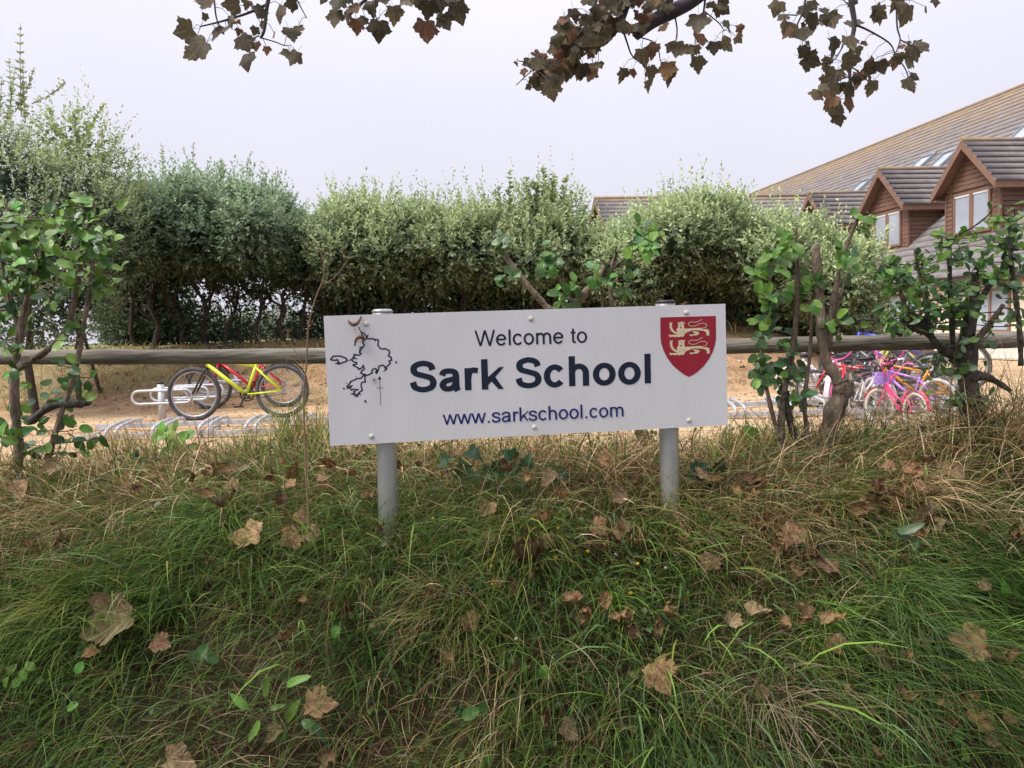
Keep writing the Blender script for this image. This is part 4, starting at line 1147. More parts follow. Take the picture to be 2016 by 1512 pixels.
    for dx, dy in ((0, 0), (8, 360)):
        fl = Flat(.0012)
        fl.poly([z4(x + dx, y + dy) for x, y in body]); fl.poly([z4(x + dx, y + dy) for x, y in hind])
        fl.stroke([p for p in catmull([z4(x + dx, y + dy) for x, y in tail], 4)], .00112)
        lo = fl.mb.build('lion', M['crest_gold'], cr)
        fl = Flat(.0018)
        for x, y, r_ in ((595, 282, 11), (637, 280, 11), (608, 318, 8)): fl.poly([z4(x + dx + r_ * math.cos(k), y + dy - r_ * .7 * math.sin(k)) for k in (0, 1.05, 2.1, 3.14, 4.2, 5.24)])
        fl.poly([z4(580 + dx, 338 + dy), z4(602 + dx, 378 + dy), z4(622 + dx, 338 + dy)])
        for (x0, y0, x1, y1) in ((560, 446, 580, 462), (592, 470, 604, 446), (640, 440, 690, 418), (640, 455, 672, 450)): fl.stroke([z4(x0 + dx, y0 + dy), z4(x1 + dx, y1 + dy)], .00045)
        fl.mb.build('lion_face', M['navy'], lo) if False else fl.mb.build('face_marking', M['navy'], cr)
    # grime specks on the panel
    fl = Flat(.0005)
    rr = random.Random(5)
    for _ in range(46):
        px, py = rr.uniform(660, 1420), rr.uniform(640, 835)
        c = loc2(px, py); r_ = rr.uniform(.0006, .0018)
        fl.poly([c + r_ * np.array([math.cos(k) * rr.uniform(.5, 1.5), math.sin(k) * rr.uniform(.5, 1.5)]) for k in (0, 1.2, 2.5, 3.8, 5.0)])
    fl.mb.build('speck', mat('grime', (.30, .27, .25), .8), o)
    # spider resting on the panel
    c = on_sign(736.5, 748, .004)
    sp = tag(empty('spider', c), 'small brown spider on the white sign panel beside the north arrow', 'spider')
    m = MB(); up_ = SV
    m.tube([c - up_ * .004, c - up_ * .0015, c + up_ * .003, c + up_ * .006], [.0006, .0026, .0022, .0008], 8)
    for s in (-1, 1):
        for k, a in enumerate((70, 25, -25, -72)):
            d = SU * s * math.cos(math.radians(a)) + SV * math.sin(math.radians(a))
            m.tube([c, c + d * .006 + SN * .003, c + d * .0145 - SN * .003], [.0005, .00045, .0003], 4)
    m.build('body', mat('spider', (.14, .09, .05), .7), sp)
    # curled dead leaf scraps stuck to the panel
    def scrap(name, label, pts, wd):
        P = [on_sign(x, y, .010 + .006 * math.sin(i)) for i, (x, y) in enumerate(pts)]
        ob = empty(name, P[0], label, 'leaf', 'leaf scraps on the sign')
        mm = MB(); mm.tube(catmull(P, 5), wd if np.isscalar(wd) else np.interp(np.linspace(0, 1, len(P) * 5 - 4), np.linspace(0, 1, len(wd)), wd), 6)
        mm.build('blade', M['scrap'], ob)
        return ob
    a_ = scrap('leaf_scrap', 'curled dead leaf scrap hooked over the top edge of the sign', [(685.5, 629), (689, 635), (697, 639), (705, 635), (712, 622)], [.0015, .005, .0075, .006, .002])
    t_ = MB(); t_.tube([on_sign(696, 639, .008), on_sign(699, 650, .004), on_sign(704, 662, .006)], .0005, 4); t_.build('thread', M['leaf_fallen'], a_)
    scrap('leaf_scrap', 'curled dead leaf scrap hanging over the island map', [(699, 681), (701, 671), (706, 664), (713, 664), (717, 671)], [.002, .005, .0075, .007, .003])
    return o
build_sign()

# ------------------------------------------------------------------ rail fence
def build_fence():
    b0 = at(640, 860, 3.75); b0[2] = float(G(b0[0], b0[1]))
    o = empty('rail_fence', b0, 'weathered round timber rail fence with rusty wire netting behind the sign', 'fence')
    Yf = 3.75
    def rail(pts, r0, r1):
        P = catmull([at(x, y, Y) for x, y, Y in pts], 8)
        rr = [(r0 + (r1 - r0) * i / len(P)) * (1 + .03 * math.sin(i * 1.9) + .02 * math.sin(i * .7)) for i in range(len(P))]
        m = MB(); m.tube(P, rr, 14); return m.build('rail', M['rail'], o)
    rail([(-700, 704, 3.72), (-200, 704, 3.72), (60, 703, 3.72), (350, 702.5, 3.72), (700, 700, 3.74), (1010, 696, 3.76)], .036, .039)
    rail([(1015, 692, 3.76), (1440, 681.5, 3.74), (1720, 675, 3.70), (1880, 671, 3.68), (2016, 668, 3.66), (2500, 655, 3.62)], .038, .042)
    for px in (-120, 764, 2120):
        p = at(px, 690, Yf + .09); g_ = float(G(p[0], p[1]))
        m = MB(); m.tube([(p[0], p[1], g_ - .3), (p[0] + .01, p[1], g_ + .3), (p[0], p[1], p[2] + .05)], [.036, .036, .034], 12); m.build('post', M['rail'], o)
    x0, x1 = at(-300, 700, Yf)[0], at(2300, 700, Yf)[0]
    w = MB(); rr = random.Random(3)
    for k, dz in enumerate((.04, .13, .22, .32)):
        pts = []
        for x in np.arange(x0, x1, .25):
            zz = float(G(x, Yf + .03)); pts.append((x, Yf + .03 + rr.uniform(-.01, .01), .84 + dz + rr.uniform(-.012, .012)))
        w.tube(pts, .0009, 4)
    for x in np.arange(x0, x1, .17):
        xx = x + rr.uniform(-.01, .01)
        w.tube([(xx, Yf + .033, .82), (xx + rr.uniform(-.012, .012), Yf + .033, 1.0), (xx, Yf + .033, 1.165)], .0007, 3)
    w.build('wire_netting', mat('rusty_wire', (.14, .075, .045), .8, metal=.3), o)
build_fence()

# ------------------------------------------------------------------ leaf meshes
def leaf_mesh(name, outline, centre, fold=.25, droop=.15, petiole=.0, curl=0.0, rng=None, jit=.03, twist=0.0):
    """fan-triangulated leaf, base at origin, tip along +Y, unit length"""
    rng = rng or np.random.default_rng(1)
    P = [(x + rng.normal() * jit, y + rng.normal() * jit) for x, y in outline]
    P[0] = outline[0]
    V = [np.array([centre[0], centre[1], 0.0])] + [np.array([x, y, 0.0]) for x, y in P]
    # a ring half way gives the blade something to bend
    n = len(P)
    ring = [np.array([centre[0] + (x - centre[0]) * .55, centre[1] + (y - centre[1]) * .55, 0.0]) for x, y in P]
    V = [V[0]] + ring + V[1:]
    F = [(0, 1 + i, 1 + (i + 1) % n) for i in range(n)]
    F4 = [(1 + i, 1 + n + i, 1 + n + (i + 1) % n, 1 + (i + 1) % n) for i in range(n)]
    ph = rng.uniform(0, 6, 3)
    for v in V:
        x, y = v[0], v[1]
        v[2] = abs(x) * fold - droop * y * y + .05 * math.sin(7 * x + ph[0]) * (abs(x) + .3) + .04 * math.sin(6 * y + ph[1])
        if curl:
            a = curl * (x + .25 * y * twist); r_ = 1.0 / curl
            v[0] = r_ * math.sin(a) - .0; v[2] += r_ * (1 - math.cos(a))
            b = curl * .55 * max(0, y - .35); v[2] += b * b * .5; v[1] -= b * b * .18
    faces = F + F4
    if petiole:
        o = len(V); L_ = petiole
        pts = [np.array([0, 0.02, 0]), np.array([.02, -L_ * .5, .02]), np.array([0, -L_, .10])]
        for p in pts:
            for a in (0, 2.1, 4.2): V.append(p + np.array([.011 * math.cos(a), 0, .011 * math.sin(a)]))
        for i in range(2):
            for j in range(3): faces.append((o + i * 3 + j, o + i * 3 + (j + 1) % 3, o + i * 3 + 3 + (j + 1) % 3, o + i * 3 + 3 + j))
    me = bpy.data.meshes.new(name)
    me.from_pydata([tuple(v) for v in V], [], faces); me.polygons.foreach_set("use_smooth", np.ones(len(faces), bool)); me.update()
    return me

half = [(.15, -.06), (.30, -.06), (.44, -.02), (.42, .07), (.43, .14), (.50, .22), (.55, .30), (.66, .41), (.57, .46), (.53, .55), (.43, .55), (.32, .55), (.32, .63), (.29, .72), (.18, .77), (.13, .87)]
SYC = [(0, .02)] + half + [(0, 1.02)] + [(-x, y) for x, y in reversed(half)]
rl = np.random.default_rng(42)
syc_meshes = []
for k in range(6):
    me = leaf_mesh('sycamore_leaf', SYC, (0, .33), fold=rl.uniform(-.35, .25), droop=rl.uniform(.1, .55), petiole=rl.uniform(.3, .7), rng=rl, jit=.022)
    syc_meshes.append(me)
syc_brown = [m.copy() for m in syc_meshes[:3]]
for m in syc_meshes: m.materials.append(M['leaf_syc'])
for m in syc_brown: m.materials.append(M['leaf_syc_brown'])
fallen_meshes = []
for k in range(8):
    me = leaf_mesh('fallen_leaf', SYC, (0, .33), fold=rl.uniform(-.1, .3), droop=rl.uniform(-.3, .5), petiole=rl.uniform(.1, .5), curl=(.7 if k == 0 else 1.3 if k == 4 else rl.uniform(2.2, 4.8)), rng=rl, jit=.03, twist=rl.uniform(-1, 1))
    me.materials.append(M['leaf_fallen'] if k not in (4,) else M['leaf_fallen_pale']); fallen_meshes.append(me)
OVAL = [(0, 0), (.20, .12), (.34, .36), (.36, .58), (.26, .82), (.10, .97), (0, 1.0), (-.10, .97), (-.26, .82), (-.36, .58), (-.34, .36), (-.20, .12)]
OBOV = [(0, 0), (.09, .2), (.20, .45), (.27, .70), (.22, .90), (.08, 1.0), (-.08, 1.0), (-.22, .90), (-.27, .70), (-.20, .45), (-.09, .2)]
IVY = [(0, .05), (.28, -.08), (.52, .08), (.36, .30), (.56, .48), (.30, .55), (.16, .78), (0, 1.0), (-.16, .78), (-.30, .55), (-.56, .48), (-.36, .30), (-.52, .08), (-.28, -.08)]
DOCK = [(0, 0), (.10, .06), (.17, .25), (.16, .55), (.10, .82), (0, 1.0), (-.10, .82), (-.16, .55), (-.17, .25), (-.10, .06)]
def variants(nm, outl, c, material, k=3, **kw):
    out = []
    for i in range(k):
        me = leaf_mesh(nm, outl, c, fold=rl.uniform(.1, .4), droop=rl.uniform(.0, .35), rng=rl, jit=.012, **kw); me.materials.append(material); out.append(me)
    return out
oval_l = variants('leaf', OVAL, (0, .45), M['leaf_fg'], petiole=.12); oval_d = variants('leaf', OVAL, (0, .45), M['leaf_fg_dark'], petiole=.12)
obov_l = variants('leaf', OBOV, (0, .55), M['leaf_fg'], petiole=.06); obov_d = variants('leaf', OBOV, (0, .55), M['leaf_fg_dark'], petiole=.06)
ivy_l = variants('leaf', IVY, (0, .35), M['ivy'], petiole=.3)
dock_l = variants('leaf', DOCK, (0, .5), M['leaf_fg'], petiole=.2); dock_d = variants('leaf', DOCK, (0, .5), M['leaf_fg_dark'], petiole=.2)

def leaf_obj(name, me, pos, d, nrm, size, parent=None, base=None):
    d = np.asarray(d, float); d = d / np.linalg.norm(d)
    s = np.cross(d, nrm); s /= (np.linalg.norm(s) + 1e-9); u = np.cross(s, d)
    o = bpy.data.objects.new(name, me); COL.objects.link(o)
    p = np.asarray(pos, float) - (np.asarray(base, float) if base is not None else 0)
    mw = Matrix(((s[0] * size, d[0] * size, u[0] * size, p[0]), (s[1] * size, d[1] * size, u[1] * size, p[1]), (s[2] * size, d[2] * size, u[2] * size, p[2]), (0, 0, 0, 1)))
    o.matrix_local = mw
    if parent is not None:
        o.parent = parent; o.matrix_parent_inverse = Matrix.Identity(4); o.matrix_local = mw
    return o

RIGHT = CR[:, 0]; UPV = CR[:, 1]; BACK = CR[:, 2]
def pdir(deg, tilt=0.0):
    """direction in the picture plane (0 = right, 90 = up) with some depth"""
    a = math.radians(deg); return RIGHT * math.cos(a) + UPV * math.sin(a) + BACK * tilt

# ------------------------------------------------------------------ foreground shrubs
def shrub(name, label, stems, clusters, Y, seed, light, dark, size, group='shrubs along the fence', mats=('bark', 'twig'), jitY=.20, per=5, cat='shrub'):
    """stems: ([(px,py[,Y])...], r0px, r1px, material); clusters: (px,py,rx,ry,n leaves, share of light leaves)"""
    rr = random.Random(seed)
    s0 = stems[0][0][0]
    b = at(s0[0], s0[1], Y); base = np.array([b[0], b[1], float(G(b[0], b[1]))])
    o = empty(name, base, label, cat, group)
    nodes = []
    for st in stems:
        P = [at(p[0], p[1], p[2] if len(p) > 2 else Y) for p in st[0]]
        P = catmull(P, 6)
        n = len(P)
        q = np.linspace(0, 1, n)
        rad = [(st[1] + (st[2] - st[1]) * t) * mpp(Y) * (1 + .12 * math.sin(t * 23 + seed) + .06 * math.sin(t * 51)) for t in q]
        m = MB(); m.tube(P, rad, 12, rough=.16); so = m.build('stem', M[st[3] if len(st) > 3 else mats[0]], o)
        if len(st) > 4:                          # pale pruning cut
            dd = (P[-1] - P[-2]); dd /= np.linalg.norm(dd)
            c = MB(); c.tube([P[-1] + dd * .0005, P[-1] + dd * .003], rad[-1] * .93, 10); c.build('pruning_cut', M['cut_wood'], so)
        nodes += [p for p in P]
    nodes = np.array(nodes); count = 0; extra = []
    cl_ = list(clusters); rr.shuffle(cl_)
    for (cx, cy, rx, ry, n, lt) in cl_:
        left = int(n * (1.45 if seed != 101 else 1.12))
        while left > 0:
            k = min(left, rr.randint(per - 2, per + 2)); left -= k
            a = rr.uniform(0, 6.28); q = math.sqrt(rr.random())
            Yt = Y + rr.uniform(-jitY, jitY)
            tip = at(cx + rx * q * math.cos(a), cy + ry * q * math.sin(a), Yt)
            dist = np.linalg.norm((nodes - tip) * np.array([1, .6, 1.3]), axis=1) + .25 * np.clip(nodes[:, 2] - tip[2], 0, 9) + RNG.random(len(nodes)) * .03
            root = nodes[int(np.argmin(dist))]
            dv = tip - root; ln = np.linalg.norm(dv)
            if ln > .34: root = tip - dv / ln * .26 - np.array([0, 0, .10])
            mid = (root + tip) / 2 + np.array([rr.uniform(-.03, .03), rr.uniform(-.03, .03), -.1 * ln * rr.random()])
            path = catmull([root, mid, tip], 5)
            m = MB(); m.tube(path, [.0032 - .0018 * i / len(path) for i in range(len(path))], 5, caps=False)
            tw = m.build('twig', M[mats[1]], o)
            td = (tip - mid); td /= np.linalg.norm(td) + 1e-9
            for i in range(k):
                t = .15 + .85 * (i + .5) / k if i < k - 1 else 1.0
                p = np.array(path[min(int(t * (len(path) - 1)), len(path) - 1)]) + np.array([rr.uniform(-.014, .014), rr.uniform(-.03, .03), rr.uniform(-.014, .014)])
                ang = rr.uniform(0, 6.28)
                sd = pdir(math.degrees(ang), rr.uniform(-.3, .9))
                d = td * .5 + sd * .8 + np.array([0, 0, .05]) + (np.array([0, 0, -.15]))
                nrm = np.array([rr.uniform(-.6, .6), rr.uniform(-1.3, -.2), .55])
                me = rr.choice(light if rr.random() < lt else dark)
                count += 1
                sz = size * rr.uniform(.65, 1.25)
                if count <= 320: leaf_obj('leaf', me, p, d, nrm, sz, tw, base)
                else: extra.append((me, p - base, d / np.linalg.norm(d), nrm, sz))
    if extra:                                    # leaves past the first few hundred, joined
        VV, FF, CC = [], [], []; off = 0
        for me, p, d, nrm, sz in extra:
            sd = np.cross(d, nrm); sd /= np.linalg.norm(sd); u = np.cross(sd, d)
            vv = np.array([v.co for v in me.vertices]); me.calc_loop_triangles()
            ff = np.array([t.vertices[:] for t in me.loop_triangles])
            VV.append(p + sz * (vv[:, :1] * sd + vv[:, 1:2] * d + vv[:, 2:] * u)); FF.append(ff + off); off += len(vv)
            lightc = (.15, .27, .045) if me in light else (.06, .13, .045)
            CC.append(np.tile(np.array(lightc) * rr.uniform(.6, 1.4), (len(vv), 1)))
        tag(link('foliage', np_mesh('foliage', np.concatenate(VV), np.concatenate(FF), np.concatenate(CC), True), M['foliage'], o), kind='stuff')
    return o

shrub('leafy_shrub', 'tall shrub with round bright green leaves at the photo edge, in front of the rail',
      [([(30, 935), (38, 880), (28, 800), (30, 730), (42, 650), (56, 580), (75, 520), (92, 465)], 10, 5),
       ([(34, 726), (92, 690), (134, 642), (152, 560), (160, 500), (178, 430), (186, 396)], 7, 2),
       ([(95, 900), (115, 834), (149, 723), (167, 626), (177, 563), (184, 500), (190, 455)], 6, 3),
       ([(60, 830), (100, 800), (150, 795), (178, 792)], 8, 6, 'bark_dark'),
       ([(42, 650), (20, 600), (8, 540), (-10, 470)], 6, 3),
       ([(56, 580), (40, 500), (20, 430), (10, 400)], 5, 2)],
      [(50, 470, 70, 70, 62, .75), (20, 550, 50, 70, 42, .6), (120, 480, 60, 60, 45, .75), (190, 500, 45, 80, 46, .8), (110, 400, 50, 25, 16, .9), (120, 580, 60, 60, 36, .6), (215, 560, 30, 45, 20, .8), (30, 640, 50, 50, 26, .5), (120, 690, 50, 35, 12, .3), (30, 760, 35, 40, 14, .4), (150, 750, 40, 40, 20, .25), (50, 860, 60, 40, 34, .4), (140, 850, 60, 40, 30, .35), (60, 430, 60, 40, 30, .85), (200, 440, 35, 40, 16, .85), (80, 520, 70, 60, 36, .7)],
      3.35, 101, oval_l, oval_d, .053)
shrub('pruned_shrub', 'pruned shrub beside the sign with one thick cut stem and a leafy column',
      [([(1600, 945), (1616, 900), (1640, 820), (1658, 775), (1652, 750)], 19, 17),
       ([(1656, 765), (1644, 740), (1626, 705), (1615, 626), (1610, 556), (1607, 482)], 11, 8.5, 'bark_pale', 1),
       ([(1654, 775), (1668, 758), (1676, 750)], 13, 8, 'bark_pale'),
       ([(1539, 925), (1538, 880), (1542, 790), (1560, 690), (1569, 600), (1570, 520), (1567, 450)], 7, 3.5, 'bark', 1),
       ([(1568, 900), (1560, 850), (1549, 799), (1546, 770)], 6, 8, 'bark_dark'),
       ([(1592, 880), (1588, 840), (1584, 792), (1594, 700), (1600, 594)], 5, 3),
       ([(1534, 865), (1522, 820), (1508, 757), (1500, 690), (1512, 600), (1520, 500)], 5, 2),
       ([(1630, 690), (1640, 600), (1655, 520), (1680, 450), (1692, 425)], 7, 2),
       ([(1640, 640), (1655, 580), (1668, 540)], 4, 2)],
      [(1510, 520, 40, 40, 32, .85), (1520, 590, 35, 45, 34, .8), (1505, 660, 35, 45, 34, .35), (1530, 720, 40, 45, 40, .15), (1545, 480, 30, 30, 18, .9), (1695, 435, 30, 26, 12, .8), (1635, 645, 20, 25, 12, .8), (1500, 750, 30, 40, 24, .1), (1660, 500, 25, 35, 14, .7), (1550, 790, 35, 30, 16, .1), (1590, 560, 25, 40, 12, .8)],
      3.38, 102, oval_l, oval_d, .051)
shrub('ivy_clad_shrub', 'big dark trunked shrub with many small glossy leaves by the bicycles',
      [([(1925, 930), (1918, 850), (1908, 747), (1905, 660), (1916, 590), (1922, 540)], 27, 7, 'bark_dark'),
       ([(1910, 720), (1880, 700), (1851, 685), (1827, 657), (1790, 640), (1740, 632), (1690, 629)], 10, 2, 'bark_dark'),
       ([(1876, 690), (1873, 620), (1870, 540), (1869, 470)], 5, 4, 'bark_dark', 1),
       ([(1905, 640), (1950, 560), (1985, 520), (1990, 475), (1985, 430)], 6, 3, 'bark_dark'),
       ([(2010, 720), (2006, 640), (1996, 560), (1988, 480)], 5, 4, 'bark_dark'),
       ([(1800, 640), (1780, 600), (1770, 560), (1760, 520)], 6, 2),
       ([(1830, 655), (1822, 600), (1810, 540), (1800, 490)], 5, 2),
       ([(1905, 690), (1940, 650), (1975, 600)], 8, 4),
       ([(1918, 740), (1950, 745), (1990, 770)], 10, 4, 'bark_dark'),
       ([(1765, 655), (1800, 625), (1830, 650), (1775, 640)], 12, 7, 'bark_dark')],
      [(1770, 560, 60, 70, 58, .6), (1840, 560, 50, 70, 56, .6), (1900, 560, 50, 60, 46, .4), (1980, 440, 40, 40, 44, .8), (1960, 520, 50, 50, 42, .6), (1850, 480, 40, 30, 26, .75), (1730, 610, 40, 30, 18, .6), (1900, 640, 60, 40, 30, .25), (1985, 600, 40, 50, 28, .5), (1900, 740, 40, 60, 36, .1), (1915, 580, 45, 50, 40, .4), (1800, 600, 70, 50, 40, .6), (1930, 480, 50, 50, 34, .7), (1745, 530, 40, 50, 24, .7), (1850, 740, 30, 50, 22, .35), (1780, 620, 60, 40, 26, .5), (1860, 600, 60, 50, 30, .5), (1990, 500, 30, 60, 26, .7), (1945, 830, 40, 60, 22, .1)],
      3.30, 103, obov_l, obov_d, .044, mats=('bark', 'bark_dark'))
shrub('cut_back_shrub', 'cut back shrub with bare crossing branches rising behind the sign',
      [([(1298, 925), (1285, 885), (1262, 848), (1210, 730), (1130, 630)], 13, 11, 'bark'),
       ([(1140, 640), (1085, 610), (1058, 583), (1010, 528), (988, 488)], 7, 5, 'bark_pale', 1),
       ([(1105, 640), (1125, 605), (1150, 578), (1178, 545), (1195, 518)], 9, 6, 'bark_pale', 1),
       ([(1150, 640), (1130, 600), (1098, 545), (1082, 510)], 6, 3),
       ([(1205, 640), (1204, 590), (1201, 540), (1212, 500)], 6, 3),
       ([(1185, 640), (1186, 590), (1183, 560)], 3, 2),
       ([(1130, 600), (1170, 560), (1240, 500), (1290, 455)], 4, 2)],
      [(1003, 470, 26, 14, 9, .0), (1060, 508, 35, 25, 16, .5), (1160, 545, 45, 30, 22, .5), (1270, 480, 35, 40, 30, .7), (1230, 545, 35, 30, 14, .4), (1085, 590, 50, 18, 12, .3), (1000, 555, 25, 25, 6, .4)],
      3.95, 104, oval_l, oval_d, .056)

# dry seed stalk standing in front of the sign corner
def seed_stalk():
    Y = 2.75
    b = at(600, 900, Y); base = np.array([b[0], b[1], float(G(b[0], b[1]))])
    o = empty('dry_weed', base, 'dry brown weed stalk with seed heads rising beside the sign edge', 'weed')
    brown = mat('dry_stalk', (.24, .15, .085), .85)
    m = MB(); P = catmull([base, at(598, 812, Y), at(603, 720, Y), at(607, 645, Y), at(620, 590, Y), at(637, 545, Y), at(634, 505, Y), at(622, 480, Y)], 6); m.tube(P, [.004 - .0026 * i / len(P) for i in range(len(P))], 5); m.build('stem', brown, o)
    m = MB(); m.tube(catmull([at(636, 560, Y), at(660, 545, Y), at(682, 516, Y)], 5), .0014, 5); m.build('stem', brown, o)
    m = MB(); m.tube(catmull([at(598, 720, Y), at(580, 690, Y), at(568, 665, Y), at(566, 648, Y)], 5), .0014, 5); m.build('stem', brown, o)
    m = MB(); m.tube(catmull([at(598, 725, Y), at(572, 705, Y), at(562, 720, Y), at(570, 735, Y)], 5), .0012, 5); m.build('stem', brown, o)
    rr = random.Random(9)
    for x, y, k in ((622, 480, 5), (637, 503, 7), (683, 514, 7), (611, 642, 12), (565, 655, 9), (654, 550, 4)):
        for _ in range(k):
            p = at(x + rr.uniform(-6, 6), y + rr.uniform(-8, 8), Y + rr.uniform(-.012, .012))
            leaf_obj('seed_head', fallen_small, p, rand_unit(1)[0], rand_unit(1)[0], rr.uniform(.010, .02), o, base)
fallen_small = leaf_mesh('seed_head', DOCK, (0, .5), fold=.6, droop=.2, rng=rl); fallen_small.materials.append(M['leaf_fallen'])
seed_stalk()

# ------------------------------------------------------------------ sycamore overhead
def sycamore():
    base = np.array([3.6, -2.6, 0.0])
    o = empty('sycamore_tree', base, 'sycamore whose brown-green leafy branches hang down across the top', 'tree')
    m = MB(); fork_ = np.array([3.2, -2.2, 4.2])
    m.tube([base - [0, 0, .2], base + [0, 0, .3], base + [-.1, .1, 2.0], fork_], [.38, .30, .25, .20], 14); m.build('trunk', M['bark'], o)
    hubs = {'a': np.array([1.0, 1.0, 4.3]), 'b': np.array([-.6, .9, 4.2]), 'c': np.array([2.1, 1.1, 4.2])}
    for k, h in hubs.items():
        m = MB(); m.tube(catmull([fork_, (fork_ + h) / 2 + [0, 0, .35], h], 6), list(np.linspace(.12, .05, 13)), 8); m.build('limb', M['bark'], o)
    rr = random.Random(77)
    def branch(hub, paths, leaves, Y, thick=None):
        tws = []
        bo = None
        for i, (pts, r0, r1) in enumerate(paths):
            P = [at(x, y, Y + (q[0] if q else 0)) for x, y, *q in pts]
            if i == 0 and hub is not None: P = [hubs[hub]] + P
            C_ = catmull(P, 6)
            mb = MB(); mb.tube(C_, [(r0 + (r1 - r0) * j / (len(C_) - 1)) * mpp(Y) for j in range(len(C_))], 8)
            if bo is None: bo = mb.build('branch', M['syc_twig'], o)
            else: mb.build('twig', M['syc_twig'], bo)
            tws += C_[(6 if i == 0 and hub else 0):]
        T_ = np.array(tws)
        leaves = leaves + [(x + rr.uniform(-22, 22), y + rr.uniform(-20, 16), s_ * rr.uniform(.55, .85), a_ + rr.uniform(-40, 40), int(rr.random() < .25)) for x, y, s_, a_, b_ in leaves if rr.random() < .6]
        for (x, y, s, ang, br) in leaves:
            p = at(x, y, Y + rr.uniform(-.12, .12))
            d = pdir(ang, rr.uniform(-.35, .5)); sz = s * mpp(Y) * .72
            p0 = p - d / np.linalg.norm(d) * sz * .5
            # petiole end joined to the nearest twig
            near = T_[int(np.argmin(np.linalg.norm(T_ - p0, axis=1)))]
            me = rr.choice(syc_brown if br else syc_meshes)
            leaf_obj('leaf', me, p0, d, -d * .0 + BACK * rr.choice((.8, .8, -.8)) + UPV * .5 + RIGHT * rr.uniform(-.5, .5), sz, bo, base)
            if np.linalg.norm(near - p0) < .5:
                mb = MB(); mid = (near + p0) / 2 + UPV * .012
                mb.tube([near, mid, p0], [.0013, .0011, .0011], 4, caps=False); mb.build('petiole', M['syc_twig'], bo)
    D = lambda: rr.uniform(-120, -60)
    L1 = [(361,62,60,185,0),(385,97,66,215,0),(484,121,56,-92,0),(571,115,48,-85,0),(575,66,44,-60,0),(479,83,48,-60,0),(451,45,32,-100,0),(403,31,22,120,0),(427,73,42,-75,0),(510,28,40,-120,0),(549,28,48,-110,0),(455,9,46,170,0),(399,3,46,170,0),(507,94,28,-80,1),(526,100,22,-80,1),(570,7,38,200,0),(542,70,18,-60,1),(448,62,32,-70,0),(486,7,26,-90,0),(470,62,20,-90,1),(500,62,24,-120,0),(520,50,22,-30,1)]
    branch('b', [([(560, -120), (540, -40), (527, 5), (520, 60), (512, 75)], 7, 2), ([(527, 8), (490, 25), (450, 38), (425, 45), (395, 52)], 3, 1.4), ([(512, 74), (540, 82), (560, 90)], 1.4, 1), ([(420, -20), (425, 30), (432, 50)], 2, 1.2), ([(510, 70), (490, 80), (478, 90)], 1.4, 1), ([(575, -20), (590, 10), (604, 36)], 1.4, .9)], L1, 2.75)
    L2 = [(659,38,46,-100,0),(704,52,42,-80,1),(746,62,56,-95,0),(777,31,44,-80,0),(730,14,42,-90,0),(662,6,42,-110,0),(805,3,42,-60,0),(836,66,64,-92,1),(878,45,46,-65,0),(905,28,60,-70,0),(843,21,50,-100,0),(867,10,46,-80,0),(756,3,32,-70,0),(682,0,34,-120,0),(640,-10,40,-120,0),(700,20,34,-60,1),(893,2,44,-90,0),(820,-4,36,-90,0)]
    branch('b', [([(800, -160), (770, -60), (740, -20), (710, 8), (690, 28), (676, 34)], 6, 1.4), ([(860, -120), (862, -40), (858, 0), (848, 25)], 5, 1.4), ([(740, -18), (738, 20), (742, 40)], 1.6, 1), ([(858, -10), (885, 10), (900, 10)], 1.6, 1)], L2, 2.95)
    L3 = [(1086,180,46,-80,0),(1145,139,44,-100,0),(1117,142,38,-95,0),(1039,172,18,-150,0),(1030,142,20,-90,1),(1227,149,36,-85,0),(1267,111,46,-80,0),(1284,146,40,-70,0),(1277,170,30,-55,0),(1314,142,48,-90,1),(1376,128,46,-75,0),(1332,99,40,-90,0),(1353,103,40,-60,0),(1375,50,52,-85,0),(1375,82,46,-90,1),(1406,96,36,-95,0),(1435,85,42,-30,0),(1437,55,42,-20,0),(1424,18,44,-25,0),(1403,14,30,-70,0),(1309,57,30,-70,1)]
    for _ in range(88):
        t = rr.random(); q = rr.gauss(0, 1)
        x = 1215 - 125 * t + q * 26 + (1 - t) * rr.uniform(-20, 55); y = -10 + 160 * t + rr.gauss(0, 22)
        if y < 168: L3.append((x, y, rr.uniform(26, 46), D(), int(rr.random() < .35)))
    for _ in range(14): L3.append((rr.uniform(1045, 1090), rr.uniform(108, 150), rr.uniform(12, 24), D(), int(rr.random() < .6)))
    for _ in range(14): L3.append((rr.uniform(1250, 1320), rr.uniform(-5, 40), rr.uniform(18, 34), D(), int(rr.random() < .6)))
    branch('a', [([(1500, -150), (1430, -60), (1370, -5), (1325, 22), (1285, 42), (1250, 68)], 17, 13), ([(1240, -60), (1236, 0), (1222, 45), (1205, 70), (1192, 86)], 8, 3), ([(1222, 45), (1235, 85), (1245, 110), (1268, 128)], 2.2, 1), ([(1205, 70), (1170, 95), (1130, 115), (1080, 125), (1020, 120)], 3, 1), ([(1180, -40), (1165, 30), (1130, 80), (1095, 120)], 4, 1.4), ([(1390, -20), (1384, 30), (1372, 60)], 2.4, 1.2), ([(1328, 30), (1333, 60), (1328, 95)], 1.8, 1), ([(1384, 20), (1415, 45), (1425, 60)], 1.4, .9), ([(1060, 128), (1035, 150), (1016, 168)], 1.2, .8), ([(1245, 70), (1290, 85), (1300, 120)], 1.4, 1)], L3, 3.15)
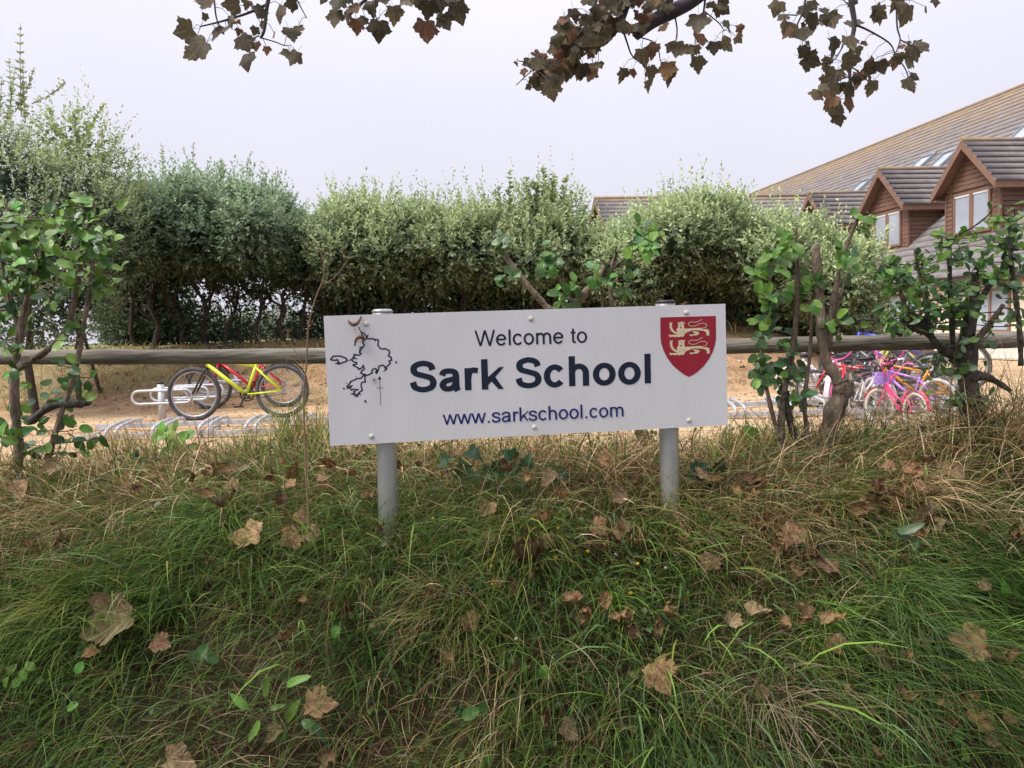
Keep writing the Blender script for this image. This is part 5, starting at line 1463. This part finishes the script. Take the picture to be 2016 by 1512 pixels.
    L4 = [(1529,18,42,-110,0),(1543,59,42,-110,0),(1561,53,24,-90,1),(1577,73,52,-85,0),(1579,103,32,-100,0),(1598,121,48,-20,0),(1605,44,48,-80,0),(1637,43,50,-75,0),(1584,21,36,-90,0),(1602,11,34,-70,0),(1644,94,56,-60,0),(1671,89,46,-80,0),(1680,53,46,-95,0),(1691,101,26,-60,0),(1676,119,46,10,0),(1632,142,36,-100,0),(1646,153,42,-95,0),(1630,178,52,-90,0),(1605,192,38,-120,0),(1691,156,40,-80,1),(1719,174,42,-90,0),(1675,185,38,-95,0),(1634,199,40,-140,1),(1676,206,36,-80,1),(1644,217,46,-90,0),(1652,235,36,-80,0),(1712,138,44,-10,0),(1735,135,42,-70,0),(1735,27,52,-60,0),(1786,30,56,-100,0),(1765,4,42,-90,0),(1843,5,26,-90,0),(1820,85,42,30,0),(1804,103,50,-70,0),(1783,124,44,-120,0),(1795,165,42,-60,0),(1762,124,30,-100,1),(1595,89,24,-10,0),(1776,94,18,-90,1),(1660,5,34,-90,0),(1625,160,34,-100,0),(1655,175,30,-80,0)]
    branch('c', [([(1700, -160), (1680, -60), (1676, 0), (1682, 46), (1676, 89), (1673, 153), (1682, 178)], 8, 2), ([(1682, 48), (1710, 60), (1751, 85), (1762, 108)], 2.4, 1), ([(1765, -20), (1766, 50), (1772, 78), (1762, 108)], 2, 1), ([(1590, -20), (1580, 25), (1570, 50), (1578, 72)], 2.4, 1), ([(1674, 150), (1650, 160), (1640, 185), (1646, 215)], 1.6, 1), ([(1675, 130), (1700, 150), (1712, 165)], 1.4, 1), ([(1762, 108), (1782, 135), (1790, 160)], 1.4, .9), ([(1772, 78), (1795, 90), (1812, 90)], 1.4, .9), ([(1570, 30), (1540, 30), (1530, 40)], 1.4, .9), ([(1660, 90), (1640, 120), (1610, 125)], 1.4, .9)], L4, 2.85)
    # rest of the canopy over the lane, above the frame
    rng = np.random.default_rng(5); n = 6000
    P = np.stack([rng.uniform(-4.5, 5.5, n), rng.uniform(-5.5, 1.2, n), rng.uniform(3.9, 6.6, n)], 1)
    keep = fbm(P[:, 0] * .9, P[:, 1] * .9, 33) > .38
    P = P[keep]; n = len(P)
    Dn = rand_unit(n, rng) + np.array([0, 0, -.6]); L = rng.uniform(.11, .18, n)
    V, F, C = leaf_cloud(P, Dn, rand_unit(n, rng) + np.array([0, 0, 1.0]), L, L * .42, np.array([.07, .075, .03]) * rng.uniform(.7, 1.4, (n, 1)))
    tag(link('canopy', np_mesh('canopy', V - base, F, C), M['foliage'], o), kind='stuff')
sycamore()

# ------------------------------------------------------------------ grass on the near bank
def blades(root, L, azim, lean, bend, width, C, rng, seg=6):
    """root (n,3); azim: horizontal lean direction; lean 0..1 initial tilt; bend: how far it droops"""
    n = len(root)
    s = np.linspace(0, 1, seg)[None, :]
    hd = np.stack([np.cos(azim), np.sin(azim), np.zeros(n)], 1)
    f0 = np.arccos(np.clip(lean, 0, 1))[:, None]; f1 = f0 - bend[:, None] * 1.75      # elevation angle at the root and at the tip
    sm = (np.linspace(0, 1, seg)[:-1] + .5 / (seg - 1))[None, :]
    ang = np.maximum(f0 + (f1 - f0) * sm ** .8, -1.45)
    st = L[:, None] / (seg - 1)
    hor = np.concatenate([np.zeros((n, 1)), np.cumsum(np.cos(ang) * st, 1)], 1)
    ver = np.concatenate([np.zeros((n, 1)), np.cumsum(np.sin(ang) * st, 1)], 1)
    P = root[:, None, :] + hd[:, None, :] * hor[:, :, None]
    P[:, :, 2] += ver
    # small sideways wander
    sd = np.stack([-np.sin(azim), np.cos(azim), np.zeros(n)], 1)
    wob = rng.normal(size=n)[:, None] * .10 * L[:, None] * s ** 2
    P += sd[:, None, :] * wob[:, :, None]
    tw = rng.uniform(-.9, .9, n)
    wd = sd * np.cos(tw)[:, None] + np.array([0, 0, 1.0]) * np.sin(tw)[:, None]
    prof = np.interp(np.linspace(0, 1, seg), [0, .25, .6, 1], [.7, 1, .8, .05])
    off = wd[:, None, :] * (width[:, None] * prof[None, :])[:, :, None]
    V = np.stack([P - off, P + off], 2).reshape(-1, 3)
    b = (np.arange(n) * seg * 2)[:, None]
    k = (np.arange(seg - 1) * 2)[None, :]
    i = (b + k).ravel()
    F = np.stack([i, i + 1, i + 3, i + 2], 1)
    tipf = np.linspace(0, 1, seg)
    Cc = np.repeat(C[:, None, :], seg, 1)
    Cc = np.repeat(Cc[:, :, None, :], 2, 2).reshape(-1, 3)
    return V, F, Cc

GREENS = np.array([(.028, .060, .011), (.064, .122, .022), (.140, .225, .042), (.095, .158, .060), (.125, .135, .032)])
DRYS = np.array([(.52, .38, .20), (.40, .27, .13), (.26, .15, .075), (.58, .47, .29), (.18, .11, .055)])
def dryness(x, y):
    d = .00 + .46 * smooth(2.5, 3.05, y) + 1.25 * (fbm(x * .9 + 3, y * 1.4, 41) - .5)
    d += .25 * np.exp(-((x + 1.7) / .7) ** 2) * smooth(2.2, 2.7, y)
    return np.clip(d, .04, .88)

def flow(x, y):
    """direction the blades hang: downhill, swinging outwards to the sides"""
    sw = .55 * smooth(.2, 1.6, x) - .25 * smooth(-.2, -1.4, x) + 1.3 * (fbm(x * .8, y * .8, 51) - .5)
    return -math.pi / 2 + sw

def scatter(n, x0, x1, y0, y1, rng, dens=None):
    x = rng.uniform(x0, x1, n); y = rng.uniform(y0, y1, n)
    if dens is not None:
        k = rng.random(n) < dens(x, y); x, y = x[k], y[k]
    return x, y

def grass_patch(label, n, len_lo, len_hi, w_lo, w_hi, seed, dry_bias, dens, yr=(1.25, 3.95), lean=(.15, .8), bend=(.4, 1.3), spread=.75, bright=1.0, xr=(-3.4, 3.4), pick=None, name='grass', lift=0.0):
    rng = np.random.default_rng(seed)
    x, y = scatter(n, xr[0], xr[1], yr[0], yr[1], rng, dens)
    # clump the roots
    cx = np.round(x / .06) * .06; cy = np.round(y / .06) * .06
    q = rng.random(len(x))
    x = x + (cx - x) * .65 * (q < .6); y = y + (cy - y) * .65 * (q < .6)
    n = len(x)
    root = np.stack([x, y, G(x, y) - .01 + lift], 1)
    L = rng.uniform(len_lo, len_hi, n) * (.75 + .5 * vnoise(x * 3, y * 3, 61))
    az = flow(x, y) + rng.normal(size=n) * spread
    d = dryness(x, y) + dry_bias
    isdry = rng.random(n) < d
    C = np.where(isdry[:, None], DRYS[rng.integers(0, len(DRYS), n)], GREENS[np.clip((rng.random(n) * 3.2 + 2.4 * (vnoise(x * 1.7, y * 1.7, 71) - .3)).astype(int), 0, 4)])
    C = C * rng.uniform(.7, 1.35, (n, 1)) * bright
    ln = rng.uniform(*lean, n); bd = rng.uniform(*bend, n)
    V, F, Cc = blades(root, L, az, ln, bd, rng.uniform(w_lo, w_hi, n) * .5, C, rng)
    # keep blades from sinking into the bank
    gz_ = G(V[:, 0], V[:, 1]) + .004
    V[:, 2] = np.maximum(V[:, 2], gz_)
    o = link(name, np_mesh(name, V, F, Cc, True), M['grass'])
    tag(o, label, 'grass', kind='stuff')

one = lambda x, y: np.ones_like(x)
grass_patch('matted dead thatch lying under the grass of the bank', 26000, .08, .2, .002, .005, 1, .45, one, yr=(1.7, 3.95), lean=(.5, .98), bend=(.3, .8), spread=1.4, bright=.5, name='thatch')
grass_patch('fine long green grass hanging down the bank', 60000, .16, .36, .0016, .0030, 2, -.05, lambda x, y: (1 - .6 * smooth(2.75, 3.2, y)) * (.35 + .65 * smooth(.38, .6, fbm(x * 2.2, y * 2.2, 13))), yr=(1.8, 3.2), lean=(.2, .75), bend=(.6, 1.4), spread=.58)
grass_patch('tangled dry and green grass along the top of the bank', 26000, .14, .30, .002, .0042, 3, .14, lambda x, y: .35 + .65 * fbm(x * 2, y * 2, 12), yr=(2.6, 4.1), lean=(.1, .85), bend=(.3, 1.2), spread=1.5)
grass_patch('scattered broad pale green grass blades on the bank', 3600, .22, .44, .005, .009, 4, -.25, lambda x, y: smooth(.45, .62, fbm(x * 1.6, y * 1.6, 14)), yr=(1.9, 3.6), lean=(.1, .5), bend=(.6, 1.3), bright=1.5, spread=.6)
grass_patch('bleached straw stems strewn down the bank', 5200, .16, .34, .0016, .003, 6, .9, one, yr=(1.9, 3.2), lean=(.2, .9), bend=(.3, 1.3), spread=.8, bright=.8)

grass_patch('tall mixed grass standing along the bank crest', 10000, .14, .36, .0025, .0065, 8, -.22, lambda x, y: .3 + .7 * smooth(.40, .6, fbm(x * 1.8, y * 1.8, 15)), yr=(3.05, 3.95), lean=(.02, .55), bend=(.1, 1.0), spread=1.6, bright=1.25)

grass_patch('long dead stems arching over the bank crest', 420, .40, .80, .002, .0034, 9, .9, one, yr=(2.75, 3.8), lean=(.2, .8), bend=(.5, 1.3), spread=1.7, bright=.9)

def tussocks():
    rng = np.random.default_rng(410); roots, Ls, az, ln, bd, wd, Cs = [], [], [], [], [], [], []
    for k in range(95):
        cx, cy = rng.uniform(-3.1, 3.1), rng.uniform(1.95, 3.15)
        n = int(rng.uniform(70, 190)); rad = rng.uniform(.025, .06)
        x = cx + rng.normal(size=n) * rad; y = cy + rng.normal(size=n) * rad
        roots.append(np.stack([x, y, G(x, y)], 1)); L0 = rng.uniform(.22, .42)
        Ls.append(L0 * rng.uniform(.5, 1.1, n)); az.append(flow(cx, cy) + rng.normal(size=n) * rng.uniform(.5, 1.1))
        ln.append(rng.uniform(.02, .6, n)); bd.append(rng.uniform(.55, 1.35, n)); wd.append(rng.uniform(.5, 1.2, n) * rng.uniform(.0009, .0028))
        dry = rng.random() < dryness(np.array([cx]), np.array([cy]))[0]
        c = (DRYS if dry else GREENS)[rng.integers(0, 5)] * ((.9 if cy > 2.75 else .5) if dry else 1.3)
        Cs.append(c * rng.uniform(.65, 1.45, (n, 1)))
    cat = np.concatenate
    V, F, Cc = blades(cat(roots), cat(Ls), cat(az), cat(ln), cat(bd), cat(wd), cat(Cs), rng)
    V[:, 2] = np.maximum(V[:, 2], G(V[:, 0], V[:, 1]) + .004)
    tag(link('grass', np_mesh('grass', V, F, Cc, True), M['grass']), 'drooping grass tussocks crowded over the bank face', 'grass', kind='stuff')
tussocks()

def ground_cover():
    rng = np.random.default_rng(77); n = 9000
    x = rng.uniform(-3.2, 3.2, n); y = rng.uniform(1.95, 3.8, n)
    k = rng.random(n) < smooth(.56, .70, fbm(x * 2.4 + 5, y * 2.4, 78))
    x, y = x[k], y[k]; n = len(x)
    P = np.stack([x, y, G(x, y) + rng.uniform(.03, .13, n)], 1)
    D = rand_unit(n, rng) + np.array([0, -.5, .3]); Nn = rand_unit(n, rng) * .6 + np.array([0, -.5, .9])
    L = rng.uniform(.014, .036, n)
    C = np.array([(.045, .10, .022), (.07, .14, .03), (.035, .08, .03), (.11, .17, .04)])[rng.integers(0, 4, n)] * rng.uniform(.7, 1.3, (n, 1))
    V, F, Cc = leaf_cloud(P, D, Nn, L, L * .42, C)
    tag(link('weeds', np_mesh('weeds', V, F, Cc), M['foliage']), 'small leaved weeds and clover growing through the bank grass', 'weeds', kind='stuff')
ground_cover()

def tuft(label, px, py, n, L, Wd, seed, dry, spread_r=.09, bright=1.4, azc=-math.pi / 2, azs=1.2, lean=(.05, .45), bend=(.5, 1.3), drop=0):
    rng = np.random.default_rng(seed)
    c = ground_hit(px, py)
    x = c[0] + rng.normal(size=n) * spread_r; y = c[1] + rng.normal(size=n) * spread_r * .8
    root = np.stack([x, y, G(x, y) - .01], 1)
    isdry = rng.random(n) < dry
    C = np.where(isdry[:, None], DRYS[rng.integers(0, 5, n)], GREENS[rng.integers(1, 5, n)]) * rng.uniform(.8, 1.3, (n, 1)) * bright
    V, F, Cc = blades(root, rng.uniform(.55, 1.1, n) * L, rng.normal(size=n) * azs + azc, rng.uniform(*lean, n), rng.uniform(*bend, n), rng.uniform(.6, 1.2, n) * Wd * .5, C, rng)
    V[:, 2] = np.maximum(V[:, 2], G(V[:, 0], V[:, 1]) + .003)
    base = np.array([c[0], c[1], float(G(c[0], c[1]))])
    o = link('grass_tuft', np_mesh('grass_tuft', V - base, F, Cc, True), M['grass']); o.location = base
    tag(o, label, 'grass', 'grass tufts on the bank', 'stuff')
tuft('tall upright grass tuft against the corner of the sign', 600, 900, 420, .56, .008, 201, .35, .11, 1.4, lean=(.02, .35), bend=(.1, .9))
tuft('tall green blades on the bank crest before the floor rack', 480, 900, 200, .30, .006, 221, .35, .16, 1.4, lean=(.02, .45), bend=(.1, .9))
tuft('straw and green blades on the crest by the tall edge shrub', 240, 900, 300, .36, .006, 222, .5, .16, 1.3, lean=(.02, .45), bend=(.1, .9))
tuft('straw blades on the crest under the web address', 1060, 890, 260, .26, .005, 223, .75, .18, 1.2, lean=(.02, .6), bend=(.1, .9))
tuft('fresh green blades on the crest beside the pruned shrub', 1470, 895, 240, .24, .006, 224, .25, .14, 1.7, lean=(.02, .5), bend=(.1, .9))
tuft('fresh green blades on the crest in front of the bicycles', 1740, 885, 260, .22, .006, 225, .35, .2, 1.6, lean=(.02, .5), bend=(.1, .9))
tuft('dry straw tuft below the map side of the sign', 850, 930, 240, .30, .004, 202, .85, .12, 1.0)
tuft('bright green tuft hanging below the middle of the sign', 1010, 1090, 300, .34, .005, 203, .08, .12, 1.3, azs=.7)
tuft('bright green tuft hanging below the crest side post', 1300, 1100, 320, .36, .005, 204, .08, .13, 1.3, azs=.7)
tuft('long green tuft combed down under the map side post', 690, 1060, 420, .36, .0035, 205, .06, .16, 1.15, azs=.6)
tuft('long green tuft combed down at the middle of the bank', 430, 1090, 460, .36, .0035, 206, .06, .18, 1.15, azs=.6)
tuft('pale dry tuft by the foot of the tall edge shrub', 60, 960, 260, .34, .005, 207, .8, .14, 1.05)
tuft('mound of dry goosegrass under the ivy clad shrub', 1990, 930, 1500, .66, .004, 208, .75, .17, .9, azs=2.0, lean=(.02, .5), bend=(.3, 1.3))
tuft('straw coloured grass in front of the pink bicycle', 1770, 905, 260, .26, .004, 209, .65, .16, 1.1)
tuft('dry grass between the sign post and the pruned shrub', 1440, 930, 260, .26, .004, 210, .55, .15, 1.1)
tuft('green blades arching beside the pruned shrub foot', 1500, 985, 240, .36, .0045, 211, .2, .14, 1.2, azc=-1.0, azs=.7)
tuft('dry orange grass on the bank crest above the tall edge shrub leaves', 250, 1010, 320, .30, .004, 212, .8, .16, 1.1)


# dry grass on the far earth bank and pebbles on the yard
def bank_grass():
    rng = np.random.default_rng(90); n = 9000
    x = rng.uniform(-7.5, 3.9, n); y = rng.uniform(9.9, 12.0, n)
    k = rng.random(n) < np.clip(smooth(.42, .62, fbm(x * 1.4, y * 1.4, 91)) * (.25 + .75 * (1 - smooth(-3.2, -1.5, x))) + smooth(11.0, 11.6, y), 0, 1)
    x, y = x[k], y[k]; n = len(x)
    C = np.where((rng.random(n) < .72)[:, None], DRYS[rng.integers(0, 4, n)], GREENS[rng.integers(1, 5, n)] * 1.6) * rng.uniform(.8, 1.3, (n, 1))
    V, F, Cc = blades(np.stack([x, y, G(x, y) - .01], 1), rng.uniform(.08, .24, n), rng.uniform(0, 6.28, n), rng.uniform(.1, .8, n), rng.uniform(.2, 1.0, n), rng.uniform(.003, .006, n), C, rng, 5)
    tag(link('grass', np_mesh('grass', V, F, Cc, True), M['grass']), 'sparse dry grass on the earth bank behind the bicycles', 'grass', kind='stuff')
    rng = np.random.default_rng(92); n = 2600
    x = rng.uniform(-6.5, 7, n); y = rng.uniform(4.6, 11.2, n); r_ = rng.uniform(.006, .022, n) * (1 + smooth(9.6, 10.4, y) * .6)
    base = np.array([(1, 0, 0), (0, 1, 0), (-1, 0, 0), (0, -1, 0), (0, 0, .8), (0, 0, -.6)])
    V = (np.stack([x, y, G(x, y) + .002], 1)[:, None, :] + base[None] * r_[:, None, None] * rng.uniform(.6, 1.3, (n, 6, 1))).reshape(-1, 3)
    f = np.array([(0, 1, 4), (1, 2, 4), (2, 3, 4), (3, 0, 4), (1, 0, 5), (2, 1, 5), (3, 2, 5), (0, 3, 5)])
    F = (np.arange(n)[:, None, None] * 6 + f[None]).reshape(-1, 3)
    C = np.repeat(np.array([(.42, .30, .19), (.30, .20, .13), (.55, .46, .36), (.16, .09, .05)])[rng.integers(0, 4, n)], 6, 0)
    tag(link('gravel', np_mesh('gravel', V, F, C), M['ground']), 'small stones strewn over the sandy yard', 'gravel', kind='stuff')
bank_grass()

# ------------------------------------------------------------------ small plants and fallen leaves
def weed(name, label, px, py, leaves, group='weeds on the bank'):
    """leaves: (px, py, size px, angle, mesh list)"""
    p = ground_hit(px, py, .08); base = np.array([p[0], p[1], float(G(p[0], p[1]))])
    Y = p[1] - .05
    o = empty(name, base, label, 'plant', group)
    rr = random.Random(int(px + py))
    for x, y, s, a, ms in leaves:
        q = at(x, y, Y + rr.uniform(-.02, .02)); d = pdir(a, rr.uniform(.0, .5))
        sz = s * mpp(Y); p0 = q - d / np.linalg.norm(d) * sz * .5
        leaf_obj('leaf', rr.choice(ms), p0, d, BACK * .8 + UPV * .5 + RIGHT * rr.uniform(-.3, .3), sz, o, base)
        mb = MB(); mb.tube(catmull([base, (base + p0) / 2 + np.array([0, -.02, .0]), p0], 4), .0012, 4, caps=False); mb.build('stalk', mat_stalk, o)
mat_stalk = mat('stalk', (.10, .14, .05), .6)
weed('dock_plant', 'small bright dock plant low on the bank with upright oval leaves', 570, 1420, [(525, 1350, 46, 85, dock_l), (585, 1340, 58, 30, dock_l), (575, 1400, 60, 60, dock_l), (470, 1380, 48, 130, dock_l), (545, 1392, 34, 20, dock_l), (500, 1440, 48, 240, dock_l), (552, 1450, 26, 10, oval_l)])
weed('creeping_weed', 'clump of small round green leaves low at the photo edge', 40, 1330, [(20, 1320, 26, 60, oval_l), (45, 1330, 28, 100, oval_l), (30, 1345, 26, 20, oval_l), (60, 1312, 24, 140, oval_l), (10, 1345, 22, 80, oval_l), (75, 1340, 20, 30, oval_l), (50, 1360, 20, 250, oval_l)])
weed('sorrel_plant', 'thin stalked plant with two pale leaves below the big curled leaf', 150, 1400, [(142, 1390, 26, 200, oval_l), (155, 1315, 28, 60, oval_l), (150, 1410, 20, 260, oval_l)])
weed('bramble_seedling', 'young leaf pair in the grass under the map side post', 660, 1250, [(661, 1243, 26, 250, oval_l), (652, 1210, 12, 90, oval_l)])
weed('ivy_plant', 'dark ivy leaves creeping under the sign middle', 960, 930, [(x, y, s, a, ivy_l) for x, y, s, a in ((880, 905, 34, 20), (910, 920, 40, 100), (935, 895, 36, -30), (960, 935, 42, 200), (985, 915, 36, 60), (1000, 895, 34, 140), (1020, 930, 38, -20), (930, 945, 34, 260), (970, 960, 30, 10), (1040, 905, 32, 80), (1080, 925, 36, 150), (1110, 940, 32, -40), (905, 940, 30, 170))])
weed('ivy_plant', 'dark ivy leaves beside the crest side post', 1400, 935, [(x, y, s, a, ivy_l) for x, y, s, a in ((1380, 920, 34, 30), (1400, 935, 38, 120), (1360, 940, 30, 200), (1420, 915, 28, 70))])
weed('bindweed_plant', 'green lobed leaf clump in front of the floor rack', 345, 880, [(x, y, s, a, oval_l) for x, y, s, a in ((310, 860, 34, 200), (335, 850, 32, 120), (355, 865, 36, 60), (340, 880, 34, 280), (370, 855, 30, 20), (318, 845, 28, 100), (362, 885, 30, -60), (325, 890, 30, 230), (350, 900, 30, 300), (300, 885, 28, 190), (380, 880, 28, 0), (335, 868, 28, 90), (345, 838, 22, 80))])
weed('dock_plant', 'wide dark green dock leaves among the dead leaves by the dry mound', 1795, 1080, [(1795, 1040, 54, 25, dock_d), (1828, 1068, 46, -15, dock_d), (1775, 1055, 44, 165, dock_d), (1825, 1115, 60, -60, dock_d), (1800, 1075, 44, 250, dock_d)])
weed('bramble_leaf', 'single curling lime green leaf near the two long dead leaves', 1985, 1165, [(1980, 1160, 50, 110, dock_l), (1975, 1215, 34, 10, dock_l)])
weed('bramble_leaf', 'pale lime leaf standing low at the bottom of the bank', 1890, 1450, [(1890, 1445, 56, 100, dock_l), (1900, 1480, 46, 110, dock_l)])
weed('bramble_leaf', 'bright upright leaf beside the crest side of the sign', 1480, 860, [(1482, 855, 44, 130, oval_l)])
weed('plantain_weed', 'small oval leaf in the grass below the bank middle', 1070, 1330, [(1072, 1325, 34, -90, oval_l)])
weed('clover_plant', 'dim green leaf cluster low on the bank below the dock plant', 625, 1440, [(620, 1435, 30, 40, oval_d), (605, 1425, 26, 150, oval_d), (635, 1450, 26, -40, oval_d)])
weed('clover_plant', 'dim green leaf cluster under the long combed grass', 400, 1290, [(395, 1285, 34, 60, oval_d), (415, 1295, 30, -10, oval_d), (380, 1290, 28, 160, oval_d)])
weed('clover_plant', 'dim green leaf cluster low on the bank middle', 930, 1410, [(925, 1405, 36, 30, oval_d), (950, 1395, 32, 80, oval_d), (905, 1400, 30, 150, oval_d)])

# yellow and white flower heads
fy = MB()
def flower(px, py, kind):
    p = ground_hit(px, py, .12); Y = p[1]
    c = at(px, py, Y); g = np.array([c[0], c[1] + .06, float(G(c[0], c[1] + .06))])
    o = empty('wild_flower', g, {'y': 'tiny yellow hawkbit flower head on a thin stalk in the grass', 'w': 'tiny white daisy bud on a thin stalk in the grass'}[kind], 'flower', {'y': 'yellow flower heads on the bank', 'w': 'white buds on the bank'}[kind])
    m = MB(); m.tube(catmull([g, (g + c) / 2 + np.array([0, -.01, .02]), c], 4), .0009, 4); m.build('stalk', mat_stalk, o)
    m = MB(); r_ = .0075 if kind == 'y' else .006
    m.tube([c - UPV * .006, c, c + UPV * .005], [r_ * .4, r_, r_ * .7], 9); m.build('head', M['fl_' + kind], o)
M['fl_y'] = mat('fl_y', (.75, .50, .02), .6); M['fl_w'] = mat('fl_w', (.75, .73, .70), .6)
for px, py in ((1048, 1022), (1098, 1040), (1055, 1079), (1057, 1119), (1094, 1098), (1160, 1067), (1157, 1086), (1255, 1110), (1242, 1168), (968, 1115), (970, 1150), (852, 1021), (406, 933), (455, 968)): flower(px, py, 'y')
for px, py in ((1213, 1092), (1310, 1118), (1016, 1258), (1300, 1278), (300, 1273), (318, 1275)): flower(px, py, 'w')

FL = [  # px, py, size px, angle, label or None
 (205, 1240, 150, 225, 'largest fallen leaf, pale veined and curled, hanging in the grass'),
 (478, 1055, 95, 185, 'pale brown fallen leaf lying flat under the tangled grass'),
 (1030, 1110, 130, 240, 'long brown curled leaf on the bank below the sign middle'),
 (1045, 1075, 80, 60, 'brown leaf lapping over the long curled one under the sign'),
 (958, 1005, 50, 260, 'small tan leaf standing on edge under the sign middle'),
 (1555, 1047, 72, 95, 'flat star shaped leaf with a yellow stalk by the crest side post'),
 (1634, 1110, 58, 45, 'dark red-brown flat leaf just below the star shaped one'),
 (1590, 1095, 62, 180, 'dull brown leaf tucked beside the dark red-brown one'),
 (1445, 1215, 50, 60, 'reddish curled leaf alone in the long grass'),
 (1640, 1220, 66, 0, 'broad flat brown leaf in the grass below the pruned shrub'),
 (1648, 1270, 52, 280, 'folded brown leaf beneath the broad flat one'),
 (1236, 1250, 66, 210, 'dark curled leaf in the leaf pile below the flowers'),
 (1300, 1228, 56, 80, 'pale upright leaf in the leaf pile below the flowers'),
 (1305, 1335, 95, 290, 'tan leaf hanging point down low on the bank'),
 (1905, 1265, 100, 160, 'upper of two long folded leaves low on the bank'),
 (1975, 1295, 90, 330, 'lower of two long folded leaves low on the bank'),
 (1788, 1375, 70, 300, 'orange-brown leaf topping the small leaf stack'),
 (1770, 1425, 64, 250, 'tan leaf at the bottom of the small leaf stack'),
 (1912, 1378, 60, 20, 'rust brown leaf above the hand shaped dull one'),
 (1925, 1430, 84, 290, 'hand shaped dull brown leaf low on the bank'),
 (635, 1382, 90, 10, 'dark brown rolled leaf next to the dock plant'),
 (440, 1408, 52, 200, 'dark brown leaf low on the bank by the dock plant'),
 (590, 1310, 46, 120, 'small dark leaf above the dock plant'),
 (1072, 1405, 46, 100, 'dark leaf low on the bank middle'),
 (1125, 1440, 60, 320, 'dull brown toothed leaf at the bottom middle'),
 (1730, 1485, 40, 300, 'small tan leaf at the very bottom of the bank'),
 (660, 1495, 80, 20, 'dark brown leaf cut by the bottom of the photo'),
 (360, 1498, 90, 0, 'brown leaf at the bottom of the photo below the rolled one'),
 (1720, 960, 66, 200, 'pale leaf on the bank crest under the pink bicycle'),
 (1725, 990, 60, 320, 'brown folded leaf under the pale one on the crest'),
 (1985, 1045, 56, 100, 'curled leaf in the dry grass at the photo edge'),
 (1160, 1075, 60, 200, 'curled dark leaf among the yellow flowers'),
 (1195, 1080, 54, 20, 'brown leaf beside the curled one among the flowers'),
 (410, 1105, 36, 240, 'small pale leaf above the combed green grass'),
 (1350, 1045, 60, 80, 'brown leaf at the foot of the crest side post'),
 (1395, 1110, 56, 250, 'tan leaf past the foot of the crest side post'),
]
FLC = len(FL)
rr_ = random.Random(8)
for _ in range(62):
    FL.append((rr_.uniform(0, 2016), rr_.choice([rr_.uniform(905, 1080), rr_.uniform(1000, 1500)]), rr_.uniform(30, 66), rr_.uniform(0, 360), None))
for _ in range(30):
    FL.append((rr_.choice([rr_.uniform(1000, 1260), rr_.uniform(380, 640), rr_.uniform(1650, 1900)]), rr_.uniform(905, 1010), rr_.uniform(30, 60), rr_.uniform(0, 360), None))
for _ in range(12):                              # drifts of litter
    cx_, cy_ = rr_.choice([(rr_.uniform(1450, 2000), rr_.uniform(960, 1420)), (rr_.uniform(950, 1350), rr_.uniform(960, 1280)), (rr_.uniform(300, 800), rr_.uniform(930, 1060))])
    for _k in range(rr_.randint(2, 4)):
        FL.append((cx_ + rr_.gauss(0, 34), cy_ + rr_.gauss(0, 20), rr_.uniform(44, 80), rr_.uniform(0, 360), None))
for i, (px, py, s, a, lb) in enumerate(FL):
    lift = .165 if lb else .14
    p = ground_hit(px, py, lift); Y = p[1]
    sz = s * mpp(Y) * .72
    slope = np.array([0, -.45, .9]); slope /= np.linalg.norm(slope)
    d = pdir(a, .0); d = d - slope * np.dot(d, slope) * .7
    nrm = slope + BACK * .35 + rand_unit(1)[0] * (.35 if lb else .7)
    p0 = p - d / np.linalg.norm(d) * sz * .5
    if i == 0: me = fallen_meshes[4]
    elif lb and 'star' in lb: me = fallen_meshes[0]
    else: me = fallen_meshes[rr_.randrange(8)]
    o = leaf_obj('fallen_leaf', me, p0, d, nrm, sz)
    tag(o, lb or 'small withered brown sycamore leaf half buried in the bank grass', 'leaf', 'fallen sycamore leaves on the bank' if lb else 'half buried withered leaves')

# sticks
def stick(label, a, b, r):
    p = ground_hit(*a, .1); q = ground_hit(*b, .1)
    o = empty('stick', p, label, 'stick', 'sticks on the bank')
    m = MB(); m.tube([p, (p + q) / 2 + np.array([.0, 0, .01]), q], [r, r * 1.1, r * .9], 7); so = m.build('body', M['bark'], o)
    d = (q - p) / np.linalg.norm(q - p)
    m = MB(); m.tube([q + d * .0004, q + d * .012], r * .85, 7); m.build('broken_end', M['cut_wood'], o)
stick('short broken stick with a pale end in the combed grass', (875, 1150), (846, 1200), .005)
stick('knobbly brown stick low on the bank near the folded leaves', (1830, 1300), (1808, 1235), .008)
